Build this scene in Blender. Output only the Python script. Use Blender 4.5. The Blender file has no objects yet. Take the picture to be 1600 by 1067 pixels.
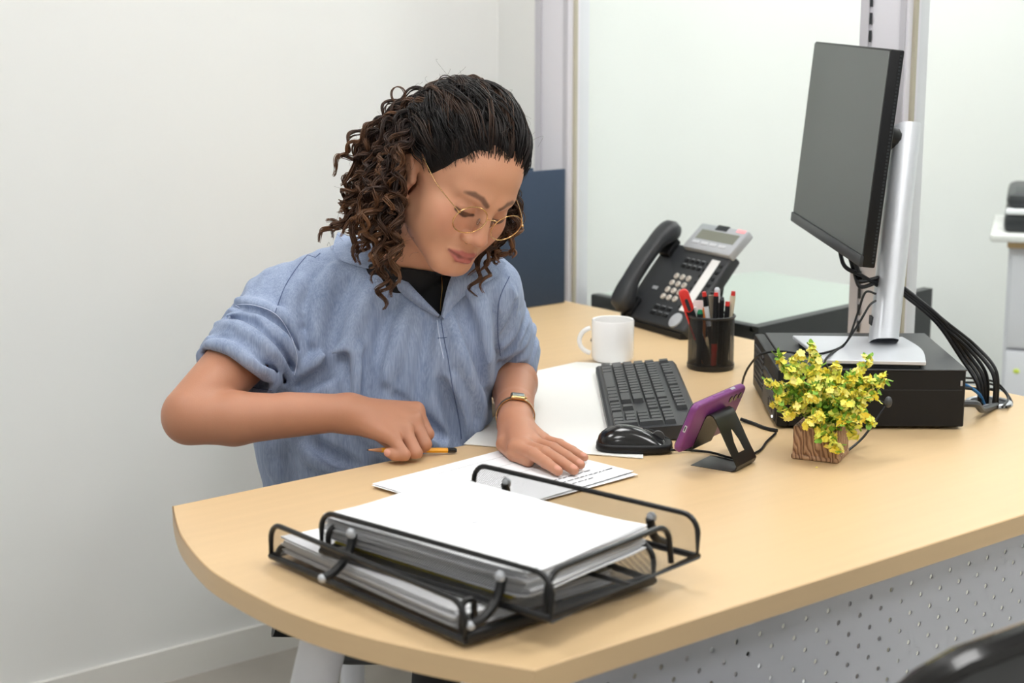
import bpy, math, random
import numpy as np
from mathutils import Vector, Matrix
random.seed(7)
RNG = np.random.default_rng(7)
scene = bpy.context.scene
COL = scene.collection
PI = math.pi

# ---------------------------------------------------------------- camera
DESK_Z = 0.74
CAM_Z = 1.37
FOCAL_PX = 2600.0
TILT = math.atan(523.5 / FOCAL_PX)
YAW = math.radians(38.8)
cam_data = bpy.data.cameras.new('camera')
cam_data.sensor_width = 36.0
cam_data.lens = FOCAL_PX / 1600.0 * 36.0
cam_data.clip_start = 0.05
cam_data.clip_end = 60
cam_data.dof.use_dof = True
cam_data.dof.focus_distance = 2.42
cam_data.dof.aperture_fstop = 5.0
cam = bpy.data.objects.new('camera', cam_data)
COL.objects.link(cam)
cam.location = (0, 0, CAM_Z)
cam.rotation_euler = (PI / 2 - TILT, 0, -YAW)
scene.camera = cam

# ---------------------------------------------------------------- world, exposure
world = bpy.data.worlds.new('world')
scene.world = world
world.use_nodes = True
world.node_tree.nodes['Background'].inputs[0].default_value = (0.92, 0.96, 1.0, 1)
world.node_tree.nodes['Background'].inputs[1].default_value = 0.35
scene.view_settings.view_transform = 'Standard'
scene.view_settings.look = 'None'
scene.view_settings.gamma = 1.0
scene.view_settings.use_curve_mapping = False
scene.view_settings.exposure = 0.0
PANEL_STRENGTH = 13.0

# camera frame vectors, used to lay out measured points as real 3D positions
R_ = np.array([math.cos(YAW), -math.sin(YAW), 0.0])
F_ = np.array([math.sin(YAW), math.cos(YAW), 0.0])
U_ = np.array([0.0, 0.0, 1.0])
FW = F_ * math.cos(TILT) - U_ * math.sin(TILT)
UPV = F_ * math.sin(TILT) + U_ * math.cos(TILT)
CAMP = np.array([0.0, 0.0, CAM_Z])

def ray(px, py):
    return FW + R_ * (px - 800.0) / FOCAL_PX + UPV * (533.5 - py) / FOCAL_PX

def at(px, py, z=DESK_Z):          # measured point on a horizontal plane
    r = ray(px, py)
    return CAMP + r * ((z - CAM_Z) / r[2])

def dep(px, py, d):                # measured point at a known distance
    return CAMP + ray(px, py) * d

def onX(px, py, X):
    r = ray(px, py)
    return CAMP + r * (X / r[0])

def onY(px, py, Y):
    r = ray(px, py)
    return CAMP + r * (Y / r[1])

# ---------------------------------------------------------------- materials
def srgb(r, g, b):
    def f(c):
        c = c / 255.0
        return c / 12.92 if c <= 0.04045 else ((c + 0.055) / 1.055) ** 2.4
    return (f(r), f(g), f(b), 1.0)

MATS = {}
def mat(name, col, rough=0.5, metal=0.0, spec=0.5, var=0.0, vscale=30.0, bump=0.0, bscale=200.0,
        stretch=None, coat=0.0, trans=0.0, alpha=1.0, emit=0.0, sheen=0.0, sss=0.0):
    m = bpy.data.materials.new(name)
    m.use_nodes = True
    nt = m.node_tree
    b = nt.nodes['Principled BSDF']
    b.inputs['Base Color'].default_value = col
    b.inputs['Roughness'].default_value = rough
    b.inputs['Metallic'].default_value = metal
    b.inputs['Specular IOR Level'].default_value = spec
    if coat: b.inputs['Coat Weight'].default_value = coat
    if trans: b.inputs['Transmission Weight'].default_value = trans
    if alpha < 1: b.inputs['Alpha'].default_value = alpha
    if sheen: b.inputs['Sheen Weight'].default_value = sheen
    if emit:
        b.inputs['Emission Color'].default_value = col
        b.inputs['Emission Strength'].default_value = emit
    if sss:
        b.inputs['Subsurface Weight'].default_value = sss
        b.inputs['Subsurface Radius'].default_value = (0.012, 0.005, 0.003)
        b.inputs['Subsurface Scale'].default_value = 0.6
    if var or bump:
        tc = nt.nodes.new('ShaderNodeTexCoord')
        mp = nt.nodes.new('ShaderNodeMapping')
        nt.links.new(tc.outputs['Object'], mp.inputs['Vector'])
        if stretch: mp.inputs['Scale'].default_value = stretch
        if var:
            n = nt.nodes.new('ShaderNodeTexNoise')
            n.inputs['Scale'].default_value = vscale
            n.inputs['Detail'].default_value = 5
            nt.links.new(mp.outputs['Vector'], n.inputs['Vector'])
            mx = nt.nodes.new('ShaderNodeMix'); mx.data_type = 'RGBA'
            mx.inputs['A'].default_value = tuple(max(0, c * (1 - var)) for c in col[:3]) + (1,)
            mx.inputs['B'].default_value = tuple(min(1, c * (1 + var)) for c in col[:3]) + (1,)
            nt.links.new(n.outputs['Fac'], mx.inputs['Factor'])
            nt.links.new(mx.outputs['Result'], b.inputs['Base Color'])
        if bump:
            n2 = nt.nodes.new('ShaderNodeTexNoise')
            n2.inputs['Scale'].default_value = bscale
            n2.inputs['Detail'].default_value = 3
            nt.links.new(mp.outputs['Vector'], n2.inputs['Vector'])
            bp = nt.nodes.new('ShaderNodeBump')
            bp.inputs['Strength'].default_value = bump
            bp.inputs['Distance'].default_value = 0.002
            nt.links.new(n2.outputs['Fac'], bp.inputs['Height'])
            nt.links.new(bp.outputs['Normal'], b.inputs['Normal'])
    MATS[name] = m
    return m

def glass_mat(name, tint=(0.95, 0.98, 0.96, 1), f0=0.06, rough=0.0):
    m = bpy.data.materials.new(name); m.use_nodes = True
    nt = m.node_tree; nt.nodes.clear()
    out = nt.nodes.new('ShaderNodeOutputMaterial')
    tr = nt.nodes.new('ShaderNodeBsdfTransparent'); tr.inputs[0].default_value = tint
    gl = nt.nodes.new('ShaderNodeBsdfGlossy'); gl.inputs['Roughness'].default_value = rough
    lw = nt.nodes.new('ShaderNodeLayerWeight'); lw.inputs['Blend'].default_value = f0
    mx = nt.nodes.new('ShaderNodeMixShader')
    nt.links.new(lw.outputs['Fresnel'], mx.inputs[0])
    nt.links.new(tr.outputs[0], mx.inputs[1]); nt.links.new(gl.outputs[0], mx.inputs[2])
    nt.links.new(mx.outputs[0], out.inputs[0])
    return m

def mesh_mat(name, col, pitch, hole):
    """expanded-metal mesh: dark metal with a regular grid of round holes (UV in metres)"""
    m = bpy.data.materials.new(name); m.use_nodes = True
    nt = m.node_tree
    b = nt.nodes['Principled BSDF']
    b.inputs['Base Color'].default_value = col
    b.inputs['Roughness'].default_value = 0.45
    uv = nt.nodes.new('ShaderNodeUVMap')
    mp = nt.nodes.new('ShaderNodeMapping'); mp.inputs['Rotation'].default_value = (0, 0, PI / 4)
    mp.inputs['Scale'].default_value = (1 / pitch, 1 / pitch, 1)
    nt.links.new(uv.outputs[0], mp.inputs['Vector'])
    fr = nt.nodes.new('ShaderNodeVectorMath'); fr.operation = 'FRACTION'
    nt.links.new(mp.outputs[0], fr.inputs[0])
    sb = nt.nodes.new('ShaderNodeVectorMath'); sb.operation = 'SUBTRACT'; sb.inputs[1].default_value = (0.5, 0.5, 0)
    nt.links.new(fr.outputs[0], sb.inputs[0])
    mu = nt.nodes.new('ShaderNodeVectorMath'); mu.operation = 'MULTIPLY'; mu.inputs[1].default_value = (1, 1, 0)
    nt.links.new(sb.outputs[0], mu.inputs[0])
    ln = nt.nodes.new('ShaderNodeVectorMath'); ln.operation = 'LENGTH'
    nt.links.new(mu.outputs[0], ln.inputs[0])
    gt = nt.nodes.new('ShaderNodeMath'); gt.operation = 'GREATER_THAN'; gt.inputs[1].default_value = hole
    nt.links.new(ln.outputs['Value'], gt.inputs[0])
    nt.links.new(gt.outputs[0], b.inputs['Alpha'])
    return m

# ---------------------------------------------------------------- mesh building
class MB:
    def __init__(s):
        s.v = []; s.f = []; s.uv = None
    def add(s, vs, fs):
        o = len(s.v)
        s.v += [tuple(map(float, p)) for p in vs]
        s.f += [tuple(i + o for i in q) for q in fs]
    def box(s, x0, x1, y0, y1, z0, z1, b=0.0, seg=2):
        """box, optionally with rounded vertical + top/bottom edges"""
        if b <= 0:
            s.add([(x0,y0,z0),(x1,y0,z0),(x1,y1,z0),(x0,y1,z0),(x0,y0,z1),(x1,y0,z1),(x1,y1,z1),(x0,y1,z1)],
                  [(3,2,1,0),(4,5,6,7),(0,1,5,4),(1,2,6,5),(2,3,7,6),(3,0,4,7)])
            return
        s.rprism(rrect(x0, x1, y0, y1, b, seg), z0, z1, min(b, (z1 - z0) * 0.45), seg)
    def rprism(s, poly, z0, z1, e=0.0, seg=2):
        """prism from polygon (ccw) with bevelled top and bottom rims"""
        rings = []
        n = len(poly)
        if e > 0:
            for k in range(seg + 1):
                a = PI / 2 * k / seg
                rings.append((e * (1 - math.sin(a)), z0 + e * (1 - math.cos(a))))
            for k in range(seg + 1):
                a = PI / 2 * k / seg
                rings.append((e * (1 - math.cos(a)), z1 - e * (1 - math.sin(a))))
        else:
            rings = [(0, z0), (0, z1)]
        vs = []
        for ins, z in rings:
            for (x, y) in inset(poly, ins): vs.append((x, y, z))
        fs = [tuple(range(n - 1, -1, -1))]
        m = len(rings)
        for k in range(m - 1):
            for i in range(n):
                j = (i + 1) % n
                fs.append((k*n+i, k*n+j, (k+1)*n+j, (k+1)*n+i))
        fs.append(tuple((m - 1) * n + i for i in range(n)))
        s.add(vs, fs)
    def tube(s, pts, r, sides=8, closed=False, caps=True):
        pts = [np.array(p, float) for p in pts]
        n = len(pts)
        rs = r if hasattr(r, '__len__') else [r] * n
        tang = []
        for i in range(n):
            if closed: t = pts[(i + 1) % n] - pts[i - 1]
            else: t = pts[min(i + 1, n - 1)] - pts[max(i - 1, 0)]
            tang.append(t / (np.linalg.norm(t) + 1e-12))
        u = np.cross(tang[0], [0, 0, 1.0])
        if np.linalg.norm(u) < 1e-3: u = np.cross(tang[0], [1.0, 0, 0])
        u /= np.linalg.norm(u)
        vs = []
        for i in range(n):
            u = u - tang[i] * (u @ tang[i]); u /= (np.linalg.norm(u) + 1e-12)
            w = np.cross(tang[i], u)
            for k in range(sides):
                a = 2 * PI * k / sides
                vs.append(pts[i] + rs[i] * (math.cos(a) * u + math.sin(a) * w))
        fs = []
        for i in range(n if closed else n - 1):
            i2 = (i + 1) % n
            for k in range(sides):
                k2 = (k + 1) % sides
                fs.append((i*sides+k, i*sides+k2, i2*sides+k2, i2*sides+k))
        if caps and not closed:
            fs.append(tuple(range(sides - 1, -1, -1)))
            fs.append(tuple((n - 1) * sides + k for k in range(sides)))
        s.add(vs, fs)
    def lathe(s, prof, n=32, c=(0, 0, 0), cap0=True, cap1=True):
        vs = []
        for (r, z) in prof:
            for k in range(n):
                a = 2 * PI * k / n
                vs.append((c[0] + r * math.cos(a), c[1] + r * math.sin(a), c[2] + z))
        fs = []
        for i in range(len(prof) - 1):
            for k in range(n):
                k2 = (k + 1) % n
                fs.append((i*n+k, i*n+k2, (i+1)*n+k2, (i+1)*n+k))
        if cap0: fs.append(tuple(range(n - 1, -1, -1)))
        if cap1: fs.append(tuple((len(prof) - 1) * n + k for k in range(n)))
        s.add(vs, fs)
    def grid(s, P, closed_u=False):
        """surface from array P[i][j] of points"""
        P = np.asarray(P, float); a, b = P.shape[:2]
        fs = []
        for i in range(a if closed_u else a - 1):
            for j in range(b - 1):
                i2 = (i + 1) % a
                fs.append((i*b+j, i2*b+j, i2*b+j+1, i*b+j+1))
        s.add(P.reshape(-1, 3), fs)
    def sphere(s, c, r, n=12, m=8):
        prof = [(math.sin(PI * k / m) , -math.cos(PI * k / m)) for k in range(m + 1)]
        rr = r if hasattr(r, '__len__') else (r, r, r)
        vs = []
        for (q, z) in prof:
            for k in range(n):
                a = 2 * PI * k / n
                vs.append((c[0] + rr[0]*q*math.cos(a), c[1] + rr[1]*q*math.sin(a), c[2] + rr[2]*z))
        fs = []
        for i in range(m):
            for k in range(n):
                k2 = (k + 1) % n
                fs.append((i*n+k, i*n+k2, (i+1)*n+k2, (i+1)*n+k))
        s.add(vs, fs)
    def xf(s, M):
        M = Matrix(M) if not isinstance(M, Matrix) else M
        s.v = [tuple(M @ Vector(p)) for p in s.v]
        return s
    def mesh(s, name, smooth=True, angle=35):
        me = bpy.data.meshes.new(name)
        me.from_pydata(s.v, [], s.f)
        me.validate(verbose=False)
        if smooth:
            me.polygons.foreach_set('use_smooth', [True] * len(me.polygons))
            try: me.set_sharp_from_angle(angle=math.radians(angle))
            except Exception: pass
        me.update()
        return me
    def build(s, name, m, parent=None, smooth=True, angle=35):
        return link(name, s.mesh(name, smooth, angle), m, parent)

def rrect(x0, x1, y0, y1, r, seg=4):
    out = []
    for cx, cy, a0 in ((x1 - r, y0 + r, -PI/2), (x1 - r, y1 - r, 0), (x0 + r, y1 - r, PI/2), (x0 + r, y0 + r, PI)):
        for k in range(seg + 1):
            a = a0 + PI / 2 * k / seg
            out.append((cx + r * math.cos(a), cy + r * math.sin(a)))
    return out

def inset(poly, d):
    if d == 0: return poly
    n = len(poly); out = []
    for i in range(n):
        p0 = np.array(poly[i - 1]); p = np.array(poly[i]); p1 = np.array(poly[(i + 1) % n])
        a = p - p0; b = p1 - p
        la, lb = np.linalg.norm(a), np.linalg.norm(b)
        if la < 1e-9: a = b; la = lb
        if lb < 1e-9: b = a; lb = la
        na = np.array([-a[1], a[0]]) / la; nb = np.array([-b[1], b[0]]) / lb
        v = na + nb; L = v @ v
        v = v * (2.0 / L) if L > 0.4 else na * 1.0
        v = v / max(1.0, np.linalg.norm(v) / 2.0)
        out.append(tuple(p + v * d))
    return out

def spline(pts, n=8, closed=False):
    """Catmull-Rom through points"""
    P = [np.array(p, float) for p in pts]; out = []
    m = len(P)
    for i in range(m if closed else m - 1):
        if closed: p0, p1, p2, p3 = P[i-1], P[i], P[(i+1) % m], P[(i+2) % m]
        else: p0, p1, p2, p3 = P[max(i-1, 0)], P[i], P[i+1], P[min(i+2, m-1)]
        for k in range(n):
            t = k / n
            out.append(0.5 * ((2*p1) + (-p0+p2)*t + (2*p0-5*p1+4*p2-p3)*t*t + (-p0+3*p1-3*p2+p3)*t**3))
    if not closed: out.append(P[-1])
    return out

def link(name, me, m, parent=None):
    o = bpy.data.objects.new(name, me)
    COL.objects.link(o)
    if m is not None: me.materials.append(m) if len(me.materials) == 0 else None
    if parent is not None: o.parent = parent
    return o

def thing(name, label, cat, loc=(0, 0, 0), rotz=0.0, group=None):
    o = bpy.data.objects.new(name, None)
    COL.objects.link(o)
    o.empty_display_size = 0.05
    o.location = tuple(float(c) for c in loc); o.rotation_euler = (0, 0, rotz)
    return tag(o, label, cat, group)

def tag(o, label, cat, group=None):
    o['label'] = label; o['category'] = cat
    if group: o['group'] = group
    return o

def struct(o, label=None, cat=None):
    o['kind'] = 'structure'
    if label: o['label'] = label
    if cat: o['category'] = cat
    return o

def frame_matrix(origin, xdir, ydir=None, zdir=(0, 0, 1)):
    x = Vector(tuple(xdir)).normalized()
    if ydir is not None:
        y = Vector(tuple(ydir)); z = x.cross(y).normalized(); y = z.cross(x)
    else:
        z = Vector(tuple(zdir)); y = z.cross(x).normalized(); z = x.cross(y)
    M = Matrix.Identity(4)
    for i in range(3):
        M[i][0] = x[i]; M[i][1] = y[i]; M[i][2] = z[i]; M[i][3] = float(origin[i])
    return M

# ---------------------------------------------------------------- palette
M_wall = mat('white_wall_paint', srgb(232, 233, 231), 0.75, var=0.012, vscale=3, bump=0.03, bscale=90)
M_wall2 = mat('pale_far_wall_paint', srgb(230, 233, 231), 0.75, var=0.01, vscale=2)
M_ceil = mat('ceiling_white', srgb(240, 240, 238), 0.8, var=0.01)
M_floor = mat('grey_cement_tile', srgb(172, 167, 159), 0.45, var=0.13, vscale=7, bump=0.05, bscale=60)
M_base = mat('white_baseboard', srgb(228, 227, 222), 0.4, var=0.04, vscale=9)
M_alu = mat('white_powder_coated_aluminium', srgb(226, 225, 232), 0.4, var=0.01)
M_alu_grey = mat('light_grey_aluminium', srgb(196, 195, 202), 0.4)
M_gasket = mat('beige_gasket', srgb(186, 181, 162), 0.6)
M_slot = mat('dark_slot', srgb(40, 44, 48), 0.6)
M_glass = glass_mat('partition_glass', (0.965, 0.985, 0.975, 1), 0.05)
M_wood = mat('beech_laminate', srgb(212, 182, 139), 0.38, spec=0.45, var=0.055, vscale=22, stretch=(0.22, 3.0, 1), bump=0.015, bscale=120)
M_edge = mat('beech_edge_band', srgb(213, 184, 143), 0.42, var=0.05, vscale=25, stretch=(0.3, 0.3, 4))
M_white_metal = mat('white_lacquered_steel', srgb(226, 228, 235), 0.35)
M_black = mat('black_plastic', srgb(19, 20, 23), 0.45, spec=0.3, var=0.08, vscale=60)
M_black_gloss = mat('black_gloss_plastic', srgb(20, 20, 22), 0.18, coat=0.3)
M_charcoal = mat('charcoal_plastic', srgb(48, 50, 53), 0.45, var=0.05, vscale=80)
M_dkgrey = mat('dark_grey_plastic', srgb(66, 68, 71), 0.5, var=0.04)
M_key = mat('charcoal_keycap', srgb(58, 60, 62), 0.42)
M_bmetal = mat('black_painted_wire', srgb(18, 18, 20), 0.35)
M_silver = mat('brushed_silver', srgb(212, 215, 221), 0.36, metal=0.35, var=0.03, vscale=30, stretch=(1, 1, 0.05))
M_silver_flat = mat('satin_silver_plastic', srgb(190, 193, 198), 0.38, metal=0.35)
M_screen = mat('matte_lcd_screen', srgb(84, 88, 87), 0.42, spec=0.6)
M_white = mat('white_ceramic', srgb(240, 239, 237), 0.22, coat=0.3)
M_paper = mat('white_paper', srgb(240, 241, 244), 0.8, var=0.012, vscale=40)
M_pad = mat('white_desk_pad', srgb(228, 228, 224), 0.6, var=0.02, vscale=6)
M_ink = mat('grey_ink', srgb(105, 107, 112), 0.8)
M_navy = mat('navy_fabric_board', srgb(44, 60, 82), 0.8, var=0.08, vscale=120, bump=0.1, bscale=600)
M_red = mat('red_plastic', srgb(222, 50, 44), 0.35)
M_green = mat('green_plastic', srgb(20, 128, 84), 0.35)
M_orange = mat('orange_plastic', srgb(226, 130, 60), 0.4)
M_cream = mat('cream_plastic', srgb(226, 216, 190), 0.4)
M_pencil = mat('yellow_pencil_paint', srgb(240, 168, 22), 0.35)
M_wood_tip = mat('bare_pencil_wood', srgb(196, 140, 100), 0.7)
M_clear = glass_mat('clear_plastic', (0.9, 0.92, 0.93, 1), 0.3)

# ================================================================ the room
WALL_Y = 2.977
GLASS_X = 2.385
XMIN, XMAX, YMIN, CEIL = -2.3, 4.7, -2.2, 2.62
def quadbox(name, x0, x1, y0, y1, z0, z1, m, parent=None):
    b = MB(); b.box(x0, x1, y0, y1, z0, z1)
    return b.build(name, m, parent, smooth=False)

struct(quadbox('floor', XMIN, XMAX, YMIN, WALL_Y, -0.06, 0.0, M_floor))
struct(quadbox('wall_left', XMIN, XMAX, WALL_Y, WALL_Y + 0.1, 0, CEIL, M_wall))
struct(quadbox('wall_far', XMAX, XMAX + 0.1, YMIN, WALL_Y, 0, CEIL, M_wall2))
struct(quadbox('wall_rear', XMIN - 0.1, XMIN, YMIN, WALL_Y, 0, CEIL, M_wall))
struct(quadbox('wall_right', XMIN, XMAX, YMIN - 0.1, YMIN, 0, CEIL, M_wall))
struct(quadbox('ceiling', XMIN, XMAX, YMIN, WALL_Y, CEIL, CEIL + 0.06, M_ceil))
struct(quadbox('baseboard_left', XMIN, GLASS_X - 0.03, WALL_Y - 0.010, WALL_Y, 0, 0.07, M_base))

# partition posts, rails and glass
def post(name, y0, y1, slots):
    t = thing(name, 'x', 'x'); del t['label']; del t['category']
    x0, x1 = GLASS_X - 0.03, GLASS_X + 0.03
    b = MB(); b.box(x0, x1, y0, y1, 0, CEIL, 0.004); b.build('profile', M_alu, t)
    b = MB(); b.box(x0 - 0.003, x0 + 0.002, y0 + 0.004, y0 + 0.016, 0, CEIL); b.build('reveal_strip', M_alu_grey, t, smooth=False)
    b = MB(); b.box(x0 + 0.012, x0 + 0.02, y0 - 0.006, y0, 0, CEIL); b.build('gasket', M_gasket, t, smooth=False)
    b = MB(); b.box(x0 - 0.004, x0 + 0.002, y1 - 0.02, y1 - 0.001, 0, CEIL); b.build('edge_strip', M_alu_grey, t, smooth=False)
    if slots:
        b = MB(); b.box(-0.001, 0.0012, -0.0022, 0.0022, -0.010, 0.010)
        me = b.mesh('slot', smooth=False); me.materials.append(M_slot)
        z = 0.80
        while z < 1.75:
            o = link('slot', me, None, t); o.location = (x0 - 0.003, y1 - 0.0235, z); z += 0.0305
    struct(t)
    return t
post('trim_1', 2.735, 2.845, False)
post('trim_2', 1.842, 1.945, True)
for k, (y0, y1) in enumerate(((1.951, 2.729), (-0.2, 1.836)), 1):
    b = MB(); b.box(GLASS_X - 0.004, GLASS_X + 0.004, y0, y1, 0.05, CEIL)
    struct(b.build('window_%d' % k, M_glass, smooth=False))
struct(quadbox('trim_3', GLASS_X - 0.03, GLASS_X + 0.03, 2.845, WALL_Y, 0, CEIL, M_wall))
struct(quadbox('trim_4', GLASS_X - 0.03, GLASS_X + 0.03, -0.2, WALL_Y, 0, 0.05, M_alu))

# ceiling light panels (outside the frame; they light the room)
M_diff = mat('lit_diffuser', (1.0, 0.992, 0.985, 1), 0.5, emit=PANEL_STRENGTH)
LIGHTS = [(0.2, 0.6, 'above the open floor by the rear wall'), (1.7, 0.6, 'above the visitor side of the desk'),
          (0.3, 2.0, 'above the blank stretch of left wall'), (1.75, 2.0, 'above the seated woman'),
          (3.1, 0.6, 'beyond the glass partition by the cabinet'), (3.1, 2.1, 'beyond the glass partition by the left wall'),
          (4.0, 1.4, 'added out of view to brighten the far wall'), (4.0, 2.4, 'added out of view to brighten the far corner beyond the glass'),  # two extra unseen panels, added to brighten the space beyond the glass
          (-1.2, -0.8, 'in the corner behind the camera'), (1.2, -1.0, 'near the right wall')]
for (x, y, w) in LIGHTS:
    t = thing('ceiling_light', 'square white ceiling light panel ' + w, 'light', (x, y, CEIL), group='ceiling light panels')
    b = MB(); b.box(-0.31, 0.31, -0.31, 0.31, -0.03, 0.0); b.build('frame', M_alu, t, smooth=False)
    b = MB(); b.box(-0.285, 0.285, -0.285, 0.285, -0.034, -0.031); b.build('diffuser', M_diff, t, smooth=False)

# beyond the glass: black-edged glass side table and a cabinet with a printer
def side_table():
    t = thing('glass_side_table', 'glass table with black tapered rails seen beyond the partition', 'table', (0, 0, 0))
    x0 = GLASS_X + 0.02
    y_c, y_l = 2.225, 2.715
    ztop = 0.748
    b = MB(); b.box(x0 + 0.01, 2.95, y_c - 0.0, y_l, ztop - 0.012, ztop - 0.002)
    b.build('glass_top', mat('frosted_green_glass', srgb(172, 182, 174), 0.3, var=0.01), t, smooth=False)
    b = MB(); b.box(x0, x0 + 0.025, y_c, y_l, ztop - 0.03, ztop, 0.004); b.build('rail', M_charcoal, t)
    # tapered rail running away from the corner
    L = 0.55
    b = MB()
    b.add([(x0, y_c - 0.012, ztop - 0.012), (x0 + L, y_c - 0.012, ztop - 0.10), (x0 + L, y_c - 0.012, ztop + 0.02), (x0, y_c - 0.012, ztop),
           (x0, y_c + 0.012, ztop - 0.012), (x0 + L, y_c + 0.012, ztop - 0.10), (x0 + L, y_c + 0.012, ztop + 0.02), (x0, y_c + 0.012, ztop)],
          [(0,1,2,3),(7,6,5,4),(0,4,5,1),(1,5,6,2),(2,6,7,3),(3,7,4,0)])
    b.build('rail', M_charcoal, t, smooth=False)
    for (x, y) in ((x0 + 0.03, y_c + 0.03), (x0 + 0.03, y_l - 0.03), (2.92, y_c + 0.03), (2.92, y_l - 0.03)):
        b = MB(); b.tube([(x, y, 0), (x, y, ztop - 0.012)], 0.018, 12); b.build('leg', M_bmetal, t)
side_table()

def cabinet():
    c = dep(1577, 374, 4.15)
    x, y = c[0], c[1]; top = 0.80
    t = thing('drawer_cabinet', 'pale grey drawer cabinet with beige top beyond the glass at right edge', 'cabinet', (x, y, 0), -YAW - .30)
    W, D = 0.46, 0.5
    b = MB(); b.box(0, W, 0, D, 0, top - 0.02, 0.004); b.build('body', M_alu, t)
    b = MB(); b.box(-0.004, W + 0.01, -0.012, D, top - 0.02, top, 0.003); b.build('top', M_wood, t)
    for k in range(3):
        z0 = 0.04 + k * 0.245
        b = MB(); b.box(0.008, W - 0.008, -0.016, 0.0, z0, z0 + 0.235, 0.003); d = b.build('drawer', M_alu, t)
        b = MB(); b.box(0.18, 0.28, -0.03, -0.016, z0 + 0.19, z0 + 0.2, 0.003); b.build('handle', M_silver_flat, d)
    b = MB(); b.sphere((0.036, -0.017, 0.47), (0.008, 0.003, 0.006)); b.build('lime_light_dot', mat('lime_light_colour', srgb(214, 230, 90), 0.5), t)  # yellow-green spot of light, put in as an unlit coloured bead
    p = thing('printer', 'black printer with white paper tray on the cabinet beyond the glass', 'printer', (x, y, top), -YAW - .30)
    b = MB(); b.box(-0.045, 0.42, -0.06, 0.34, 0.0, 0.02, 0.006); b.build('paper_tray', M_white, p)
    b = MB(); b.box(-0.015, 0.42, -0.02, 0.34, 0.02, 0.065, 0.012); b.build('body', M_charcoal, p)
    b = MB(); b.box(-0.012, 0.3, -0.03, 0.02, 0.066, 0.078, 0.004); b.build('output_sheet', M_paper, p)
    b = MB(); b.box(-0.012, 0.42, -0.01, 0.34, 0.079, 0.115, 0.02); b.build('lid', M_charcoal, p)
cabinet()

# ================================================================ desk
INNER_Y, FRONT_Y, BACK_X, END_Y = 1.885, 1.170, 2.335, 2.72
ARC = [(0.950,1.878),(0.921,1.814),(0.897,1.751),(0.874,1.666),(0.864,1.599),(0.863,1.493),(0.871,1.420),(0.888,1.350),(0.913,1.283),(0.937,1.230),(0.968,1.170)]
def desk():
    t = thing('office_desk', 'L-shaped beech laminate office desk with white perforated front panel', 'desk', (0, 0, 0))
    arc = [tuple(p) for p in spline(ARC, 4)]
    RX = 1.62; fr = 0.16
    fil = [(RX - fr + fr * math.sin(a) if False else RX - fr * (1 - math.cos(a)) if False else RX - fr + fr * math.cos(a) * 0 + fr * math.sin(a), INNER_Y + fr - fr * math.cos(a)) for a in [PI/2 - k * PI/2/8 for k in range(9)]]
    poly = arc + [(BACK_X, FRONT_Y), (BACK_X, END_Y), (RX, END_Y)] + fil
    b = MB(); b.rprism(poly, DESK_Z - 0.027, DESK_Z - 0.0005, 0.0012, 1)
    b.build('desktop', M_wood, t, angle=30)
    # edge band: thin strip wrapped round the rim
    n = len(poly); P = []
    for (x, y) in inset(poly, -0.0012): P.append([(x, y, DESK_Z - 0.0262), (x, y, DESK_Z - 0.0012)])
    P.append(P[0]); b = MB(); b.grid(P); b.build('edge_band', M_edge, t, angle=30)
    # white perforated modesty panel with a real grid of see-through holes
    m = mesh_mat('perforated_white_steel', srgb(216, 219, 230), 0.0285, 0.115)
    b = MB(); y = 1.262
    b.box(1.03, 2.30, y, y + 0.0015, 0.30, DESK_Z - 0.03)
    me = b.mesh('modesty_panel', smooth=False)
    uv = me.uv_layers.new(name='UVMap')
    for lp in me.loops:
        v = me.vertices[lp.vertex_index].co; uv.data[lp.index].uv = (v.x, v.z)
    nt = m.node_tree; nt.nodes['Principled BSDF'].inputs['Roughness'].default_value = 0.35
    for nd in nt.nodes:                                   # panel is solid except the holes
        if nd.type == 'MATH' and nd.operation == 'GREATER_THAN': pass
    link('modesty_panel', me, m, t)
    b = MB(); b.box(1.03, 2.30, y + 0.03, y + 0.05, 0.66, DESK_Z - 0.028, 0.003); b.build('beam', M_white_metal, t)
    # tapered white legs
    for (x, yy, dx, dy) in ((0.958, 1.515, -0.06, 0.05), (1.01, 1.30, 0.0, 0.0), (2.24, 1.3, 0, 0), (2.24, 2.62, 0, 0), (1.70, 2.62, 0, 0)):
        b = MB()
        b.tube([(x, yy, DESK_Z - 0.03), (x + dx, yy + dy, 0.38), (x + 2 * dx, yy + 2 * dy, 0.0)], [0.027, 0.026, 0.024], 24)
        b.build('leg', M_white_metal, t)
    b = MB(); b.lathe([(0.0, -0.012), (0.07, -0.012), (0.075, 0.0), (0.075, 0.006), (0.0, 0.006)], 32, (1.03, 1.47, DESK_Z - 0.036), False, False)
    b.build('leg_plate', M_white_metal, t)
    return t
desk()

# ---------------------------------------------------------------- papers
def sheet(name, w, h, thick=0.00035, curl=0.0, nx=8, ny=8, seed=0):
    """one sheet with a slight curl, thick enough to have edges; local origin at its centre"""
    r = np.random.default_rng(seed)
    a1, a2, ph = r.uniform(0.3, 1) * curl, r.uniform(-1, 1) * curl, r.uniform(0, 6)
    top = np.zeros((nx + 1, ny + 1, 3)); bot = top.copy()
    for i in range(nx + 1):
        for j in range(ny + 1):
            x = (i / nx - 0.5) * w; y = (j / ny - 0.5) * h
            z = a1 * (2 * x / w) ** 4 + abs(a2) * (2 * y / h) ** 4 + 0.3 * curl * (1 + math.sin(6 * x / w + 4 * y / h + ph))
            top[i, j] = (x, y, z + thick); bot[i, j] = (x, y, z)
    b = MB(); b.grid(top); b.grid(bot[:, ::-1])
    for e1, e2 in ((top[:, 0], bot[:, 0]), (bot[:, -1], top[:, -1]), (bot[0], top[0]), (top[-1], bot[-1])):
        b.grid(np.stack([e1, e2], 1))
    return b

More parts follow.
